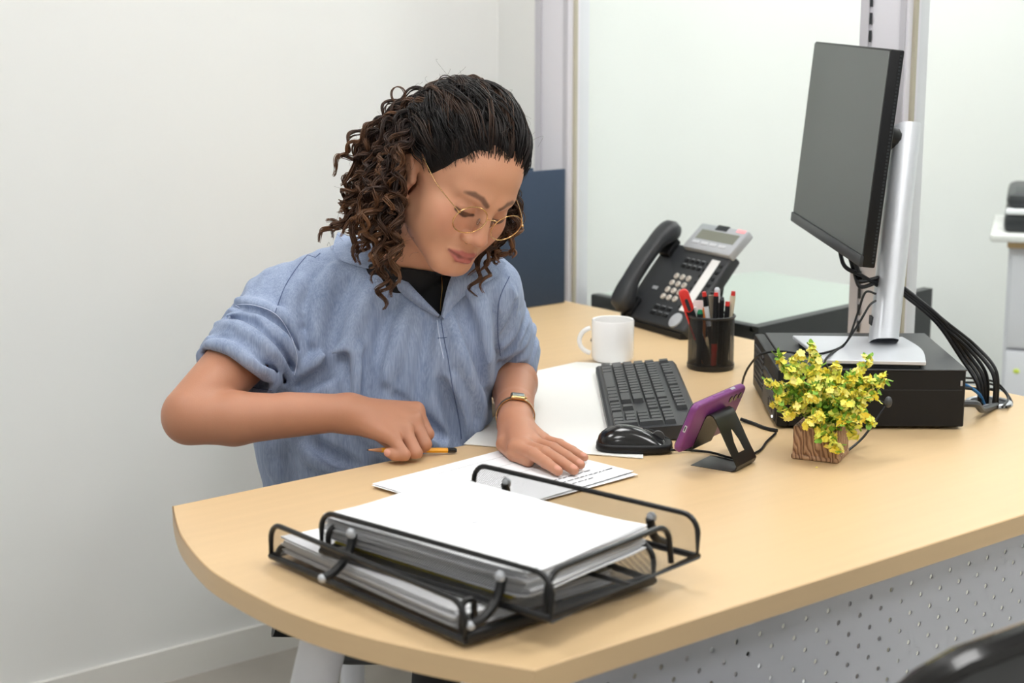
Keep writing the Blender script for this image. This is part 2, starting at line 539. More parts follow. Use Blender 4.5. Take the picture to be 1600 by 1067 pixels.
def print_lines(parent, x0, x1, ys, z, seed, h=0.0022, m=None):
    """flat grey print: rows of short word-like dashes too small to read"""
    r = np.random.default_rng(seed); b = MB()
    for y, end in ys:
        x = x0
        while x < x0 + (x1 - x0) * end:
            w = r.uniform(0.004, 0.014)
            b.add([(x, y, z), (x + w, y, z), (x + w, y + h, z), (x, y + h, z)], [(0, 1, 2, 3)])
            x += w + 0.0025
    return b.build('print', m or M_ink, parent, smooth=False)

# desk pad under keyboard, mouse and hand
def desk_pad():
    c0, c1 = np.array([1.576, 1.663]), np.array([1.99, 2.165])
    poly = [(1.576, 1.663), (2.003, 2.118), (1.930, 2.214), (1.80, 2.20), (1.635, 2.04), (1.425, 1.885)]
    b = MB(); b.rprism(poly, DESK_Z + 0.0004, DESK_Z + 0.0016, 0)
    o = b.build('desk_pad', M_pad, None, smooth=False)
    tag(o, 'large white desk pad sheet lying under the keyboard and mug', 'desk pad')
desk_pad()

# papers by the hands
def hand_papers():
    base = DESK_Z + 0.0022
    ctr = (1.353, 1.6985); ang = math.radians(6.5)
    specs = [(0.004, -0.002, -0.05, 'bottom'), (-0.001, 0.001, 0.02, 'middle'), (0.0, 0.0, 0.0, 'top')]
    for k, (dx, dy, da, wh) in enumerate(specs):
        s = sheet('s', 0.292, 0.208, 0.0004, 0.0004, seed=k + 3)
        t = thing('paper_sheet', {'bottom': 'white sheet at the bottom of the papers under her flat hand',
                                  'middle': 'white sheet sandwiched mid-pile under her flat hand',
                                  'top': 'top printed sheet under her flat hand, ruled lines and text'}[wh], 'paper',
                  (ctr[0] + dx, ctr[1] + dy, base + k * 0.0011), ang + da, 'papers under her hand')
        s.build('sheet', M_paper, t, smooth=True)
        if wh == 'top':
            print_lines(t, 0.03, 0.135, [(-0.075, 0.95), (-0.060, 0.7), (-0.088, 0.45)], 0.0016, 5)
            b = MB()
            for y in (0.0, 0.04, 0.075): b.add([(-0.135, y, 0.0016), (0.135, y, 0.0016), (0.135, y + 0.0006, 0.0016), (-0.135, y + 0.0006, 0.0016)], [(0, 1, 2, 3)])
            b.build('ruled_line', M_ink, t, smooth=False)
    # loose corner sheet peeking right
hand_papers()

# ---------------------------------------------------------------- letter trays
M_traymesh = mesh_mat('black_wire_mesh', srgb(22, 22, 24), 0.0021, 0.44)
def wall_panel(name, p0, p1, z0, z1, r, parent, wire=0.0032):
    """mesh panel with rounded top corners and a wire frame; p0,p1 are xy ends"""
    p0 = np.array(p0, float); p1 = np.array(p1, float); L = np.linalg.norm(p1 - p0); d = (p1 - p0) / L
    H = z1 - z0
    out = [(0, 0), (L, 0)]
    for k in range(7):
        a = k * PI / 2 / 6; out.append((L - r + r * math.cos(a), H - r + r * math.sin(a)))
    for k in range(7):
        a = PI / 2 + k * PI / 2 / 6; out.append((r + r * math.cos(a), H - r + r * math.sin(a)))
    P = [(p0[0] + d[0] * u, p0[1] + d[1] * u, z0 + v) for u, v in out]
    b = MB(); b.add(P, [tuple(range(len(P)))])
    me = b.mesh(name, smooth=False); uvl = me.uv_layers.new(name='UVMap')
    for lp in me.loops: uvl.data[lp.index].uv = out[lp.vertex_index]
    o = link(name, me, M_traymesh, parent)
    fr = [P[-1 - 0]] + [] ; loop = P
    b = MB(); b.tube(loop, wire, 8, closed=True); b.build('wire_frame', M_bmetal, o)
    return o

def letter_tray(label, ctr, ang, W, L, z, hwall, kind):
    """local x across the short side (front to back of image), y along the long side"""
    t = thing('letter_tray', label, 'letter tray', (ctr[0], ctr[1], z), ang, 'stacked mesh letter trays')
    # floor
    b = MB(); b.add([(-W/2, -L/2, 0.004), (W/2, -L/2, 0.004), (W/2, L/2, 0.004), (-W/2, L/2, 0.004)], [(0, 1, 2, 3)])
    me = b.mesh('floor_mesh', smooth=False); uvl = me.uv_layers.new(name='UVMap')
    for lp in me.loops: uvl.data[lp.index].uv = me.vertices[lp.vertex_index].co.xy
    link('floor_mesh', me, M_traymesh, t)
    b = MB(); b.tube([(-W/2, -L/2, 0.004), (W/2, -L/2, 0.004), (W/2, L/2, 0.004), (-W/2, L/2, 0.004)], 0.0042, 8, closed=True)
    b.build('base_frame', M_bmetal, t)
    wall_panel('side_wall', (-W/2, -L/2), (-W/2, L/2), 0.004, hwall, 0.02, t)
    wall_panel('side_wall', (W/2, -L/2), (W/2, L/2), 0.004, hwall, 0.02, t)
    def loop(x0, x1, y, h, r, nm):
        pts = [(x0, y, 0.004), (x0, y, h - r)] + [(x0 + r - r * math.cos(k * PI / 10), y, h - r + r * math.sin(k * PI / 10)) for k in range(1, 6)]
        pts += [(x1 - r + r * math.sin(k * PI / 10), y, h - r + r * math.cos(k * PI / 10)) for k in range(0, 5)] + [(x1, y, h - r), (x1 + 0.004, y, 0.004)]
        b = MB(); b.tube(pts, 0.0034, 8); b.build(nm, M_bmetal, t)
    loop(-W/2 + 0.004, W/2 - 0.004, L/2 - 0.006, hwall * (0.6 if kind == 'upper' else 0.35), 0.012, 'rear_loop')
    if kind == 'upper':
        loop(-W/2 + 0.004, W/2 - 0.040, -L/2 + 0.010, hwall * 0.98, 0.022, 'front_loop')
    else:
        b = MB(); b.box(-W/2, W/2, -L/2 - 0.004, -L/2 + 0.008, 0.0, 0.012, 0.003); b.build('front_lip', M_bmetal, t)
    b = MB()
    b.tube([(W/2 - 0.12, -L/2, 0.003), (W/2 - 0.12, L/2, 0.003)], 0.003, 8); b.build('floor_brace', M_bmetal, t)
    return t

LOW = letter_tray('lower black mesh letter tray resting on the desk', (1.075, 1.434), math.radians(2.4), 0.27, 0.35, DESK_Z + 0.0045, 0.044, 'lower')
UP_C = (1.1025, 1.377); UP_A = math.radians(10.8)
UP = letter_tray('upper black mesh letter tray stacked over the lower one', UP_C, UP_A, 0.255, 0.33, DESK_Z + 0.031, 0.050, 'upper')

# riser brackets join the trays (parts of the upper tray), tips with grey caps
def tray_clip(x, y, outward, down=True):
    b = MB()
    s = outward
    pts = [(x, y, 0.034), (x + s * 0.004, y, 0.02), (x + s * 0.012, y, 0.008), (x + s * 0.03, y, -0.002), (x + s * 0.042, y + 0.004, -0.006)]
    b.tube([tuple(p) for p in spline(pts, 5)], 0.0052, 10)
    o = b.build('riser_clip', M_bmetal, UP)
    b = MB(); b.sphere((x + s * 0.043, y + 0.004, -0.0065), 0.0052); b.build('cap', M_silver_flat, o)
    b = MB(); b.sphere((x - 0.0 + s * 0.003, y, 0.035), (0.0045, 0.0065, 0.0065)); b.build('rivet', M_silver_flat, o)
tray_clip(-0.1275, 0.115, -1); tray_clip(-0.1275, -0.10, -1)
tray_clip(0.1275, 0.115, 1); tray_clip(0.1275, -0.10, 1)
b = MB(); b.tube([(-0.128, -0.162, 0.004), (-0.128, -0.162, 0.036), (-0.124, -0.162, 0.040), (-0.116, -0.162, 0.040), (-0.112, -0.162, 0.036), (-0.112, -0.162, 0.004)], 0.0036, 8); b.build('riser_post', M_bmetal, LOW)
# sheets in the trays
def tray_papers(tray_c, ang, z, n, W, L, step, group, names, curl):
    for k in range(n):
        r = np.random.default_rng(k + 100 * n)
        s = sheet('s', W, L, step * 0.92, curl, seed=50)
        dx, dy = r.uniform(-0.003, 0.003), r.uniform(-0.007, 0.007)
        o = s.build('paper_sheet', M_paper, None)
        o.location = (tray_c[0] + dx, tray_c[1] + dy, z + k * step)
        o.rotation_euler = (0, 0, ang + r.uniform(-0.025, 0.025))
        tag(o, names[0] if k == n - 1 else names[1], 'paper', group)
        if k == n - 1 and names[2]:
            print_lines(o, -0.02, 0.085, [(0.005 - 0.012 * q, e) for q, e in enumerate((0.9, 0.7, 0.95, 0.5))], curl * 0.62 + step, 8, m=mat('faint_print', srgb(214, 216, 222), 0.8))
tray_papers((1.056, 1.440), math.radians(2.4), DESK_Z + 0.011, 8, 0.215, 0.318, 0.0021, 'sheets in the lower tray',
            ('topmost white sheet in the lower letter tray', 'white sheet within the pile in the lower letter tray', False), 0.0016)
tray_papers((1.086, 1.402), UP_A, DESK_Z + 0.0385, 20, 0.206, 0.292, 0.00145, 'sheets in the upper tray',
            ('topmost white sheet with faint print in the upper letter tray', 'white sheet within the tall pile in the upper letter tray', True), 0.0030)
s = sheet('s', 0.20, 0.27, 0.0009, 0.0008, seed=900)
o = s.build('paper_sheet', mat('yellow_card', srgb(222, 205, 60), 0.8), None)
o.location = (1.086, 1.405, DESK_Z + 0.0372); o.rotation_euler = (0, 0, UP_A - 0.03)
tag(o, 'yellow card at the bottom of the upper tray pile', 'paper', 'sheets in the upper tray')

# ================================================================ things on the desk
# ---- navy boards at the end of the return
for k, (px0, px1, off, hh, lab) in enumerate(((2.02, 2.318, 0.0, 0.290, 'front navy blue board standing upright on the desk end'),
                                       (1.94, 2.24, 0.012, 0.296, 'rear navy blue board peeking out left of the front one'))):
    b = MB(); b.box(px0, px1, 2.700 + off, 2.706 + off, DESK_Z, DESK_Z + hh, 0.002)
    o = b.build('navy_board', M_navy); tag(o, lab, 'board', 'navy boards')

# ---- mug
def mug():
    c = at(957, 564.5)
    t = thing('coffee_mug', 'plain white ceramic mug standing on the white pad corner', 'mug', (c[0], c[1], DESK_Z + 0.0018), 0)
    R = 0.0382; H = 0.076
    b = MB(); b.lathe([(0.0, 0.0), (R - 0.008, 0.0), (R - 0.003, 0.002), (R, 0.008), (R, H - 0.002), (R - 0.0012, H), (R - 0.003, H - 0.001), (R - 0.0035, 0.010), (R - 0.009, 0.005), (0, 0.005)], 48, (0, 0, 0), False, False)
    b.build('body', M_white, t)
    d = -R_[:2]; pts = []
    for k in range(15):
        a = math.radians(-78 + 156 * k / 14)
        rr = R - 0.003 + 0.024 * math.cos(a) * 1.05
        pts.append((d[0] * rr, d[1] * rr, 0.037 + 0.0235 * math.sin(a)))
    b = MB(); b.tube(pts, 0.0044, 10); b.build('handle', M_white, t)
mug()

# ---- keyboard
def keyboard():
    tl = np.array([1.893, 2.121]); d1 = np.array([-0.630, -0.776]); d1 /= np.linalg.norm(d1)
    M = math.atan2(d1[1], d1[0])
    t = thing('keyboard', 'charcoal full-size computer keyboard lying on the white pad', 'keyboard', (tl[0], tl[1], DESK_Z + 0.0018), M)
    L, W = 0.452, 0.140
    # wedge body with raised rear
    ys = [(0, 0.010), (0.004, 0.013), (0.112, 0.022), (0.134, 0.0225), (W, 0.016)]
    b = MB(); n = len(ys)
    prof = [(0.0, 0.0)] + ys + [(W, 0.0)]
    vs = [(0.0, y, z) for y, z in prof] + [(L, y, z) for y, z in prof]
    m = len(prof)
    b.add(vs, [tuple(range(m)), tuple(range(2*m-1, m-1, -1))] + [(i, m+i, m+(i+1) % m, (i+1) % m) for i in range(m)])
    b.build('case', M_charcoal, t, angle=25)
    def topz(y): return 0.013 + (0.022 - 0.013) * (y - 0.004) / 0.108
    meshes = {}
    def key(x, y, w, h=0.0165):
        k = (round(w, 4), round(h, 4))
        if k not in meshes:
            bb = MB(); g = 0.0016
            bb.add([(0,0,0),(w,0,0),(w,h,0),(0,h,0),(g,g*0.6,0.0065),(w-g,g*0.6,0.0065),(w-g,h-g,0.0068),(g,h-g,0.0068)],
                   [(4,5,6,7),(0,1,5,4),(1,2,6,5),(2,3,7,6),(3,0,4,7)])
            me = bb.mesh('key', smooth=False); me.materials.append(M_key); meshes[k] = me
        o = link('key', meshes[k], None, t)
        o.location = (x, y, topz(y)); o.rotation_euler = (math.atan2(0.009, 0.108), 0, 0)
    p = 0.0188; x0 = 0.012; y0 = 0.0085
    rows = [[1.25, 1.25, 1.25, 6.25, 1.25, 1.25, 1.25, 1.25], [2.25] + [1]*10 + [2.75], [1.75] + [1]*11 + [2.25], [1.5] + [1]*12 + [1.5], [1]*13 + [2]]
    ry = [y0 + i * p for i in range(5)] + [y0 + 5 * p + 0.006]
    for i, row in enumerate(rows):
        x = x0
        for w in row:
            key(x, ry[i], w * p - 0.002); x += w * p
    x = x0
    key(x, ry[5], p - 0.002); x += 2 * p
    for g in range(3):
        for q in range(4): key(x, ry[5], p - 0.002); x += p
        x += 0.5 * p
    xn = x0 + 15 * p + 0.008
    for q in range(3):
        key(xn + q * p, ry[0], p - 0.002); key(xn + q * p, ry[3], p - 0.002); key(xn + q * p, ry[4], p - 0.002); key(xn + q * p, ry[5], p - 0.002)
    key(xn + p, ry[1], p - 0.002)
    xk = xn + 3 * p + 0.008
    key(xk, ry[0], 2 * p - 0.002); key(xk + 2 * p, ry[0], p - 0.002)
    for i in (1, 2, 3, 4):
        for q in range(3): key(xk + q * p, ry[i], p - 0.002)
    key(xk + 3 * p, ry[0], p - 0.002, 2 * p - 0.002); key(xk + 3 * p, ry[2], p - 0.002, 2 * p - 0.002); key(xk + 3 * p, ry[4], p - 0.002)
keyboard()

# ---- mouse
def mouse():
    c = at(991, 703)
    d = R_[:2]
    t = thing('computer_mouse', 'black wired computer mouse beside the smartphone stand', 'mouse', (c[0], c[1], DESK_Z + 0.0017), math.atan2(d[1], d[0]) - 0.06)
    L, W, H = 0.112, 0.060, 0.036
    P = []
    for i in range(25):
        u = i / 24; x = (u - 0.5) * L
        w = W * 0.5 * (1 - abs(2 * u - 1) ** 3.2) ** 0.45 * (0.93 + 0.07 * math.cos(2 * PI * u)) + 1e-4
        h = H * (math.sin(PI * min(1, (u + 0.02) * 1.0) ** 0.72) ** 0.62 if 0 < u < 1 else 0.1)
        h = max(h, 0.006 if 0 < u < 1 else 0.002)
        row = []
        for j in range(17):
            a = PI * j / 16
            row.append((x, w * math.cos(a), h * math.sin(a) ** 0.75))
        P.append(row)
    b = MB(); b.grid(np.array(P)[:, ::-1]); b.build('shell', M_black_gloss, t, angle=60)
    # lower skirt
    ring = []
    for i in range(40):
        a = 2 * PI * i / 40
        cx, sx = math.cos(a), math.sin(a)
        ring.append((0.5 * L * abs(cx) ** 0.62 * (1 if cx > 0 else -1) * 0.985, 0.5 * W * abs(sx) ** 0.62 * (1 if sx > 0 else -1)))
    b = MB(); b.rprism(ring, 0.0, 0.012, 0.003, 2); b.build('base', M_black, t, angle=60)
    b = MB(); b.lathe([(0.0, -0.003), (0.009, -0.003), (0.0095, 0.0), (0.009, 0.003), (0.0, 0.003)], 20, (0, 0, 0), False, False)
    b.xf(Matrix.Translation((0.034, 0, 0.0185)) @ Matrix.Rotation(PI / 2, 4, 'X')); b.build('scroll_wheel', M_dkgrey, t)
    b = MB(); b.tube([(0.012, 0, 0.0315), (0.025, 0, 0.0285), (0.05, 0, 0.016)], 0.0008, 6); b.build('button_seam', M_slot, t)
mouse()

def cable(name, label, pts, r=0.0021, n=8, m=None, parent=None, cat='cable', group='black cables'):
    b = MB(); b.tube(spline(pts, n), r, 8)
    o = b.build(name, m or M_black, parent)
    if parent is None: tag(o, label, cat, group)
    return o
zc = DESK_Z + 0.0021
cable('mouse_cable', 'thin black mouse cable running behind the smartphone stand to the computer',
      [at(1047, 703, zc + 0.004), at(1080, 703.5, zc), at(1112, 707, zc), at(1150, 716, zc), at(1185, 705, zc), at(1198, 690, zc), at(1212, 677, zc)], 0.0018)

# ---- smartphone stand
def stand_phone():
    q0, q1 = at(1149, 739), at(1181, 722)       # rear bend edge
    w = (q1 - q0); Wd = np.linalg.norm(w); w /= Wd
    f = np.array([-w[1], w[0], 0.0])             # towards the user (image left)
    if f @ R_ > 0: f = -f
    M = frame_matrix((q0 + q1) / 2, f, None)     # local x = towards user, y = across
    t = thing('phone_stand', 'black bent metal smartphone stand with keyhole slot', 'stand', tuple((q0 + q1) / 2))
    t.matrix_world = M
    half = 0.031; th = 0.0016
    def strip(pts, hw, name, hole=None):
        pts = [np.array(p) for p in pts]; n = len(pts)
        P = []
        T = []
        for i in range(n):
            tg = pts[min(i+1, n-1)] - pts[max(i-1, 0)]; tg = tg / np.linalg.norm(tg)
            nr = np.array([-tg[1], tg[0]]); T.append(nr)
        for sgn in (0, 1):
            for (yy) in (-1, 1):
                pass
        inn = [0.33] * n
        if hole: inn[hole[0]], inn[hole[0] + 1], inn[hole[1]] = 0.34, 0.30, 0.08
        top = [[(pts[i][0], y * (hw[i] if hasattr(hw, '__len__') else hw), pts[i][1]) for y in (-1, -inn[i], inn[i], 1)] for i in range(n)]
        bot = [[(pts[i][0] + T[i][0] * th, y * (hw[i] if hasattr(hw, '__len__') else hw), pts[i][1] + T[i][1] * th) for y in (-1, -inn[i], inn[i], 1)] for i in range(n)]
        b = MB()
        vs = []; 
        for g in (top, bot):
            for row in g: vs += row
        fs = []
        N = n * 4
        for i in range(n - 1):
            for j in range(3):
                if hole and j == 1 and hole[0] <= i < hole[1]:
                    continue
                fs.append((i*4+j, (i+1)*4+j, (i+1)*4+j+1, i*4+j+1))
                fs.append((N+i*4+j, N+i*4+j+1, N+(i+1)*4+j+1, N+(i+1)*4+j))
            fs.append((i*4, N+i*4, N+(i+1)*4, (i+1)*4)); fs.append((i*4+3, (i+1)*4+3, N+(i+1)*4+3, N+i*4+3))
            if hole and hole[0] <= i < hole[1]:
                fs.append((i*4+1, (i+1)*4+1, N+(i+1)*4+1, N+i*4+1)); fs.append((i*4+2, N+i*4+2, N+(i+1)*4+2, (i+1)*4+2))
        for i in (0, n - 1):
            for j in range(3): fs.append((i*4+j, i*4+j+1, N+i*4+j+1, N+i*4+j))
        b.add(vs, fs)
        return b
    # side profile: base plate, tight bend, sloping back, curved top, cradle
    prof = [(0.070, 0.0), (0.02, 0.0), (0.008, 0.0005), (0.002, 0.003), (0.0, 0.008), (0.003, 0.014), (0.008, 0.022), (0.016, 0.036), (0.024, 0.051), (0.034, 0.069), (0.0375, 0.0735), (0.042, 0.075), (0.046, 0.0735), (0.050, 0.067), (0.055, 0.055), (0.0615, 0.0393), (0.066, 0.028), (0.069, 0.022), (0.0755, 0.0195), (0.083, 0.024), (0.086, 0.032)]
    b = strip(prof, half, 'bent_plate', hole=(6, 8))
    b.build('bent_plate', M_bmetal, t, angle=40)
    # smartphone in purple case
    ph = thing('smartphone', 'smartphone in a purple case leaning on the black stand', 'phone', (0, 0, 0))
    back = np.array([0.084 - 0.0525, 0.0]);
    u = np.array([0.050 - 0.067, 0.067 - 0.026]); u = u / np.linalg.norm(u)     # up the cradle slope (x,z)
    o_ = np.array([0.0674, 0.0252])                                               # lower rest point
    nrm = np.array([u[1], -u[0]])
    if nrm[0] < 0: nrm = -nrm                                                     # faces the user
    Lp, Wp, Tp = 0.158, 0.078, 0.0105
    MM = Matrix.Identity(4)
    ex = np.array([0, 1.0, 0]); ez = np.array([nrm[0], 0, nrm[1]]); ey = np.array([u[0], 0, u[1]])
    org = np.array([o_[0] + nrm[0] * 0.0008, -0.004, o_[1] + nrm[1] * 0.0008])
    for i in range(3):
        MM[i][0] = ex[i]; MM[i][1] = ey[i]; MM[i][2] = ez[i]; MM[i][3] = org[i]
    ph.matrix_world = M @ MM
    M_pur = mat('purple_silicone', srgb(122, 58, 124), 0.38, var=0.04, vscale=20)
    b = MB(); b.rprism(rrect(-Lp/2, Lp/2, 0, Wp, 0.011, 5), 0.0, Tp, 0.0035, 3); b.build('case', M_pur, ph, angle=50)
    b = MB(); b.rprism(rrect(-Lp/2 + 0.003, Lp/2 - 0.003, 0.003, Wp - 0.003, 0.009, 5), Tp - 0.0005, Tp + 0.0008, 0); b.build('screen', M_black_gloss, ph)
    for k in range(3):
        sx_ = 1 if (M @ MM @ Vector((1, 0, 0)) - M @ MM @ Vector((0, 0, 0))).dot(Vector(tuple(F_))) > 0 else -1
        b = MB(); b.lathe([(0.0, -0.0012), (0.0052, -0.0012), (0.0052, 0.0005), (0, 0.0005)], 20, (sx_ * (Lp/2 - 0.016 - 0.0145 * k), Wp - 0.014, 0), False, False)
        b.build('camera_lens', M_black_gloss, ph)
    sx = 1 if (M @ MM @ Vector((1, 0, 0)) - M @ MM @ Vector((0, 0, 0))).dot(Vector(tuple(F_))) > 0 else -1
    b = MB(); b.box(-0.005, 0.005, Wp/2 - 0.006, Wp/2 + 0.006, 0.0025, 0.0075, 0.0012); b.xf(Matrix.Translation((-sx * (Lp/2 - 0.0048), 0, 0)))
    p = b.build('port_surround', M_silver_flat, ph)
    b = MB(); b.box(-0.0052, 0.0052, Wp/2 - 0.004, Wp/2 + 0.004, 0.0038, 0.0062, 0.001); b.xf(Matrix.Translation((-sx * (Lp/2 - 0.0047), 0, 0))); b.build('port', M_slot, p)
    b = MB(); b.box(sx * 0.0385 - 0.0065, sx * 0.0385 + 0.0065, Wp - 0.003, Wp + 0.0006, 0.003, 0.0075, 0.001); b.build('button', M_silver_flat, ph)
    b = MB(); b.box(-0.012, 0.024, Wp - 0.003, Wp + 0.0004, 0.0035, 0.007, 0.001); b.build('volume_key', M_pur, ph)
stand_phone()

# ---- computer
PC0 = np.array([1.8525, 1.6625]); PCS = np.array([2.0704, 1.4812])
pcx = (PCS - PC0); pcL = np.linalg.norm(pcx); pcx /= pcL; pcy = np.array([-pcx[1], pcx[0]])
PC_M = frame_matrix((PC0[0], PC0[1], DESK_Z), (pcx[0], pcx[1], 0))
PC_H = 0.092; PC_W = 0.285
def pcp(x, y, z):
    v = PC_M @ Vector((x, y, z)); return np.array(v)
def computer():
    t = thing('desktop_computer', 'black small desktop computer lying flat under the monitor', 'computer', tuple(PC_M.translation))
    t.matrix_world = PC_M
    b = MB(); b.box(0.018, pcL, 0, PC_W, 0.004, PC_H, 0.0015, 1); b.build('chassis', M_black, t)
    b = MB(); b.box(0, 0.0175, 0.0, PC_W, 0.003, PC_H - 0.0005, 0.003, 2); fr = b.build('front_bezel', M_black, t)
    b = MB(); b.box(0.10, pcL - 0.005, -0.0008, 0.001, PC_H * 0.66, PC_H * 0.672); b.build('side_seam', M_slot, t, smooth=False)
    b = MB(); b.box(0.018, pcL + 0.002, -0.0012, PC_W + 0.001, PC_H - 0.0012, PC_H + 0.0012, 0.001, 1); b.build('lid', M_charcoal, t)
    b = MB(); b.box(pcL - 0.008, pcL - 0.005, -0.0015, 0.001, 0.068, 0.076); b.build('latch', M_silver_flat, t, smooth=False)
    for k in range(7):     # ventilation slats on the bezel
        b = MB(); b.box(-0.002, 0.001, PC_W * 0.55, PC_W - 0.02, 0.020 + k * 0.009, 0.0245 + k * 0.009, 0.001, 1); b.build('vent_slat', M_charcoal, fr)
    b = MB(); b.box(-0.003, 0.001, 0.012, PC_W * 0.5, 0.008, 0.050, 0.002, 2); b.build('port_panel', M_dkgrey, fr)
    b = MB(); b.box(-0.003, 0.001, 0.012, PC_W * 0.5, 0.054, 0.068, 0.002, 2); b.build('optical_drive', M_charcoal, fr)
    for (y, z, w, h) in ((0.03, 0.018, 0.013, 0.006), (0.05, 0.018, 0.013, 0.006), (0.03, 0.03, 0.005, 0.005), (0.07, 0.02, 0.006, 0.012), (0.05, 0.032, 0.013, 0.005)):
        b = MB(); b.box(-0.0036, 0.001, y, y + w, z, z + h); b.build('port', M_slot, fr, smooth=False)
    b = MB(); b.lathe([(0, -0.001), (0.002, -0.001), (0.002, 0.001), (0, 0.001)], 12, (0, 0, 0), False, False)
    b.xf(Matrix.Translation((-0.004, 0.022, 0.014)) @ Matrix.Rotation(PI/2, 4, 'Y')); b.build('status_light', mat('led_white', (1, 1, 1, 1), 0.4, emit=1.5), fr)
    for (x, y) in ((0.03, 0.03), (0.03, PC_W - 0.03), (pcL - 0.03, 0.03), (pcL - 0.03, PC_W - 0.03)):
        b = MB(); b.lathe([(0.009, 0), (0.009, 0.005)], 16, (x, y, 0)); b.build('foot', M_slot, t)
computer()

# ---- monitor
def monitor():
    zt = DESK_Z + PC_H + 0.0014
    base = [at(1238.6, 524, zt + 0.012), at(1288, 562, zt + 0.012), at(1447, 565, zt + 0.012), at(1411, 526, zt + 0.012)]
    cpole = at(1380, 535, zt + 0.012)
    t = thing('monitor', 'wide flat black monitor on silver stand, screen turned to the woman', 'monitor', (cpole[0], cpole[1], zt))
    T = Matrix.Translation((-cpole[0], -cpole[1], -zt))
    poly = [(p[0], p[1]) for p in base]
    # curved right side
    a, b_, c, d = [np.array(p) for p in poly]
    side = [tuple(p) for p in spline([c, (c + d) / 2 + 0.012 * np.array([R_[0], R_[1]]), d], 6)]
    poly = [tuple(a), tuple(b_)] + side
    ar = sum(poly[i-1][0] * poly[i][1] - poly[i][0] * poly[i-1][1] for i in range(len(poly)))
    if ar < 0: poly = poly[::-1]
    b = MB(); b.rprism(poly, zt + 0.006, zt + 0.012, 0.001, 1); b.xf(T); b.build('base_plate', M_silver, t)
    b = MB(); b.rprism(inset(poly, 0.008), zt, zt + 0.006, 0); b.xf(T); b.build('base_pad', M_slot, t)
    # panel corners
    TL, TR, BR, BL = dep(1266, 66, 2.95), dep(1384, 76, 2.43), dep(1352, 420, 2.42), dep(1247, 350, 2.94)
    ctr = (TL + TR + BR + BL) / 4
    ex = (TR + BR - TL - BL); ex[2] = 0; ex /= np.linalg.norm(ex)       # along width towards camera
    ez = (TL + TR - BL - BR); ez = ez - ex * (ez @ ex); ez /= np.linalg.norm(ez)
    ey = np.cross(ez, ex)                                               # screen normal or its opposite
    front = -R_ if True else None
    if ey @ (-R_) < 0: ny = -ey
    else: ny = ey
    W = 0.540; H = 0.318; D = 0.020
    M = Matrix.Identity(4)
    for i in range(3):
        M[i][0] = ex[i]; M[i][1] = ny[i]; M[i][2] = ez[i]; M[i][3] = ctr[i]
    # ensure right-handed for outward normals
    Mt = T @ M
    def part(bm, name, m, par=None, **k):
        bm.xf(Mt); return bm.build(name, m, par or t, **k)
    b = MB(); b.box(-W/2, W/2, -D, 0, -H/2, H/2, 0.0025, 2); body = part(b, 'panel', M_black)
    b = MB(); b.box(-W/2 + 0.003, W/2 - 0.003, -0.001, 0.0012, -H/2 + 0.018, H/2 - 0.003); part(b, 'screen', M_screen, smooth=False)
    b = MB(); b.box(-W/2, W/2, -0.002, 0.004, -H/2, -H/2 + 0.017, 0.002, 2); part(b, 'lower_bezel', M_charcoal)
    b = MB(); b.box(-W/2 + 0.12, W/2 - 0.15, -D - 0.016, -D, -H/2 + 0.03, H/2 - 0.04, 0.008, 2); part(b, 'back_cover', M_charcoal)
    k = 0; bm = MB(); bm.box(-0.0006, 0.0006, -0.0014, 0.0014, -0.0014, 0.0014); me = bm.mesh('vent_hole', smooth=False); me.materials.append(M_slot)
    z = -H/2 + 0.008
    while z < H/2 - 0.005:
        o = link('vent_hole', me, None, body); o.matrix_local = Mt @ Matrix.Translation((W/2 + 0.0002, -D + 0.0045, z)); z += 0.0052
    # leaning pole
    top = dep(1416, 200, 2.735)
    bot = cpole
    b = MB(); P = []
    ax = R_ ; ay = np.cross((top - bot) / np.linalg.norm(top - bot), ax); ay /= np.linalg.norm(ay)
    for u in (0, 0.25, 0.5, 0.75, 1.0):
        c = bot + (top - bot) * u; ring = []
        for k in range(24):
            a = 2 * PI * k / 24; ca, sa = math.cos(a), math.sin(a)
            ring.append(c + ax * 0.0225 * abs(ca) ** 0.7 * np.sign(ca) + ay * 0.030 * abs(sa) ** 0.7 * np.sign(sa))
        P.append(ring + [ring[0]])
    b.grid(np.array(P)[:, ::-1]); b.add([tuple(p) for p in P[-1][:-1]], [tuple(range(23, -1, -1))]); b.xf(T); b.build('pole', M_silver, t, angle=50)
    b = MB(); s0 = bot + (top - bot) * 0.10 - R_ * 0.0205 - ay * 0.0
    b.box(-0.004, 0.001, -0.010, 0.010, -0.007, 0.007); b.xf(T @ frame_matrix(s0, tuple(R_), tuple(-F_))); b.build('cable_hole', M_slot, t)
    att = bot + (top - bot) * 0.92
    mp = ctr + ez * 0.045 - ny * (D + 0.012)
    b = MB(); b.tube([mp, (mp + att) / 2, att], 0.018, 12); b.xf(T); b.build('arm', M_bmetal, t)
    return M, W, H, bot, top
MON_M, MON_W, MON_H, POLE0, POLE1 = monitor()

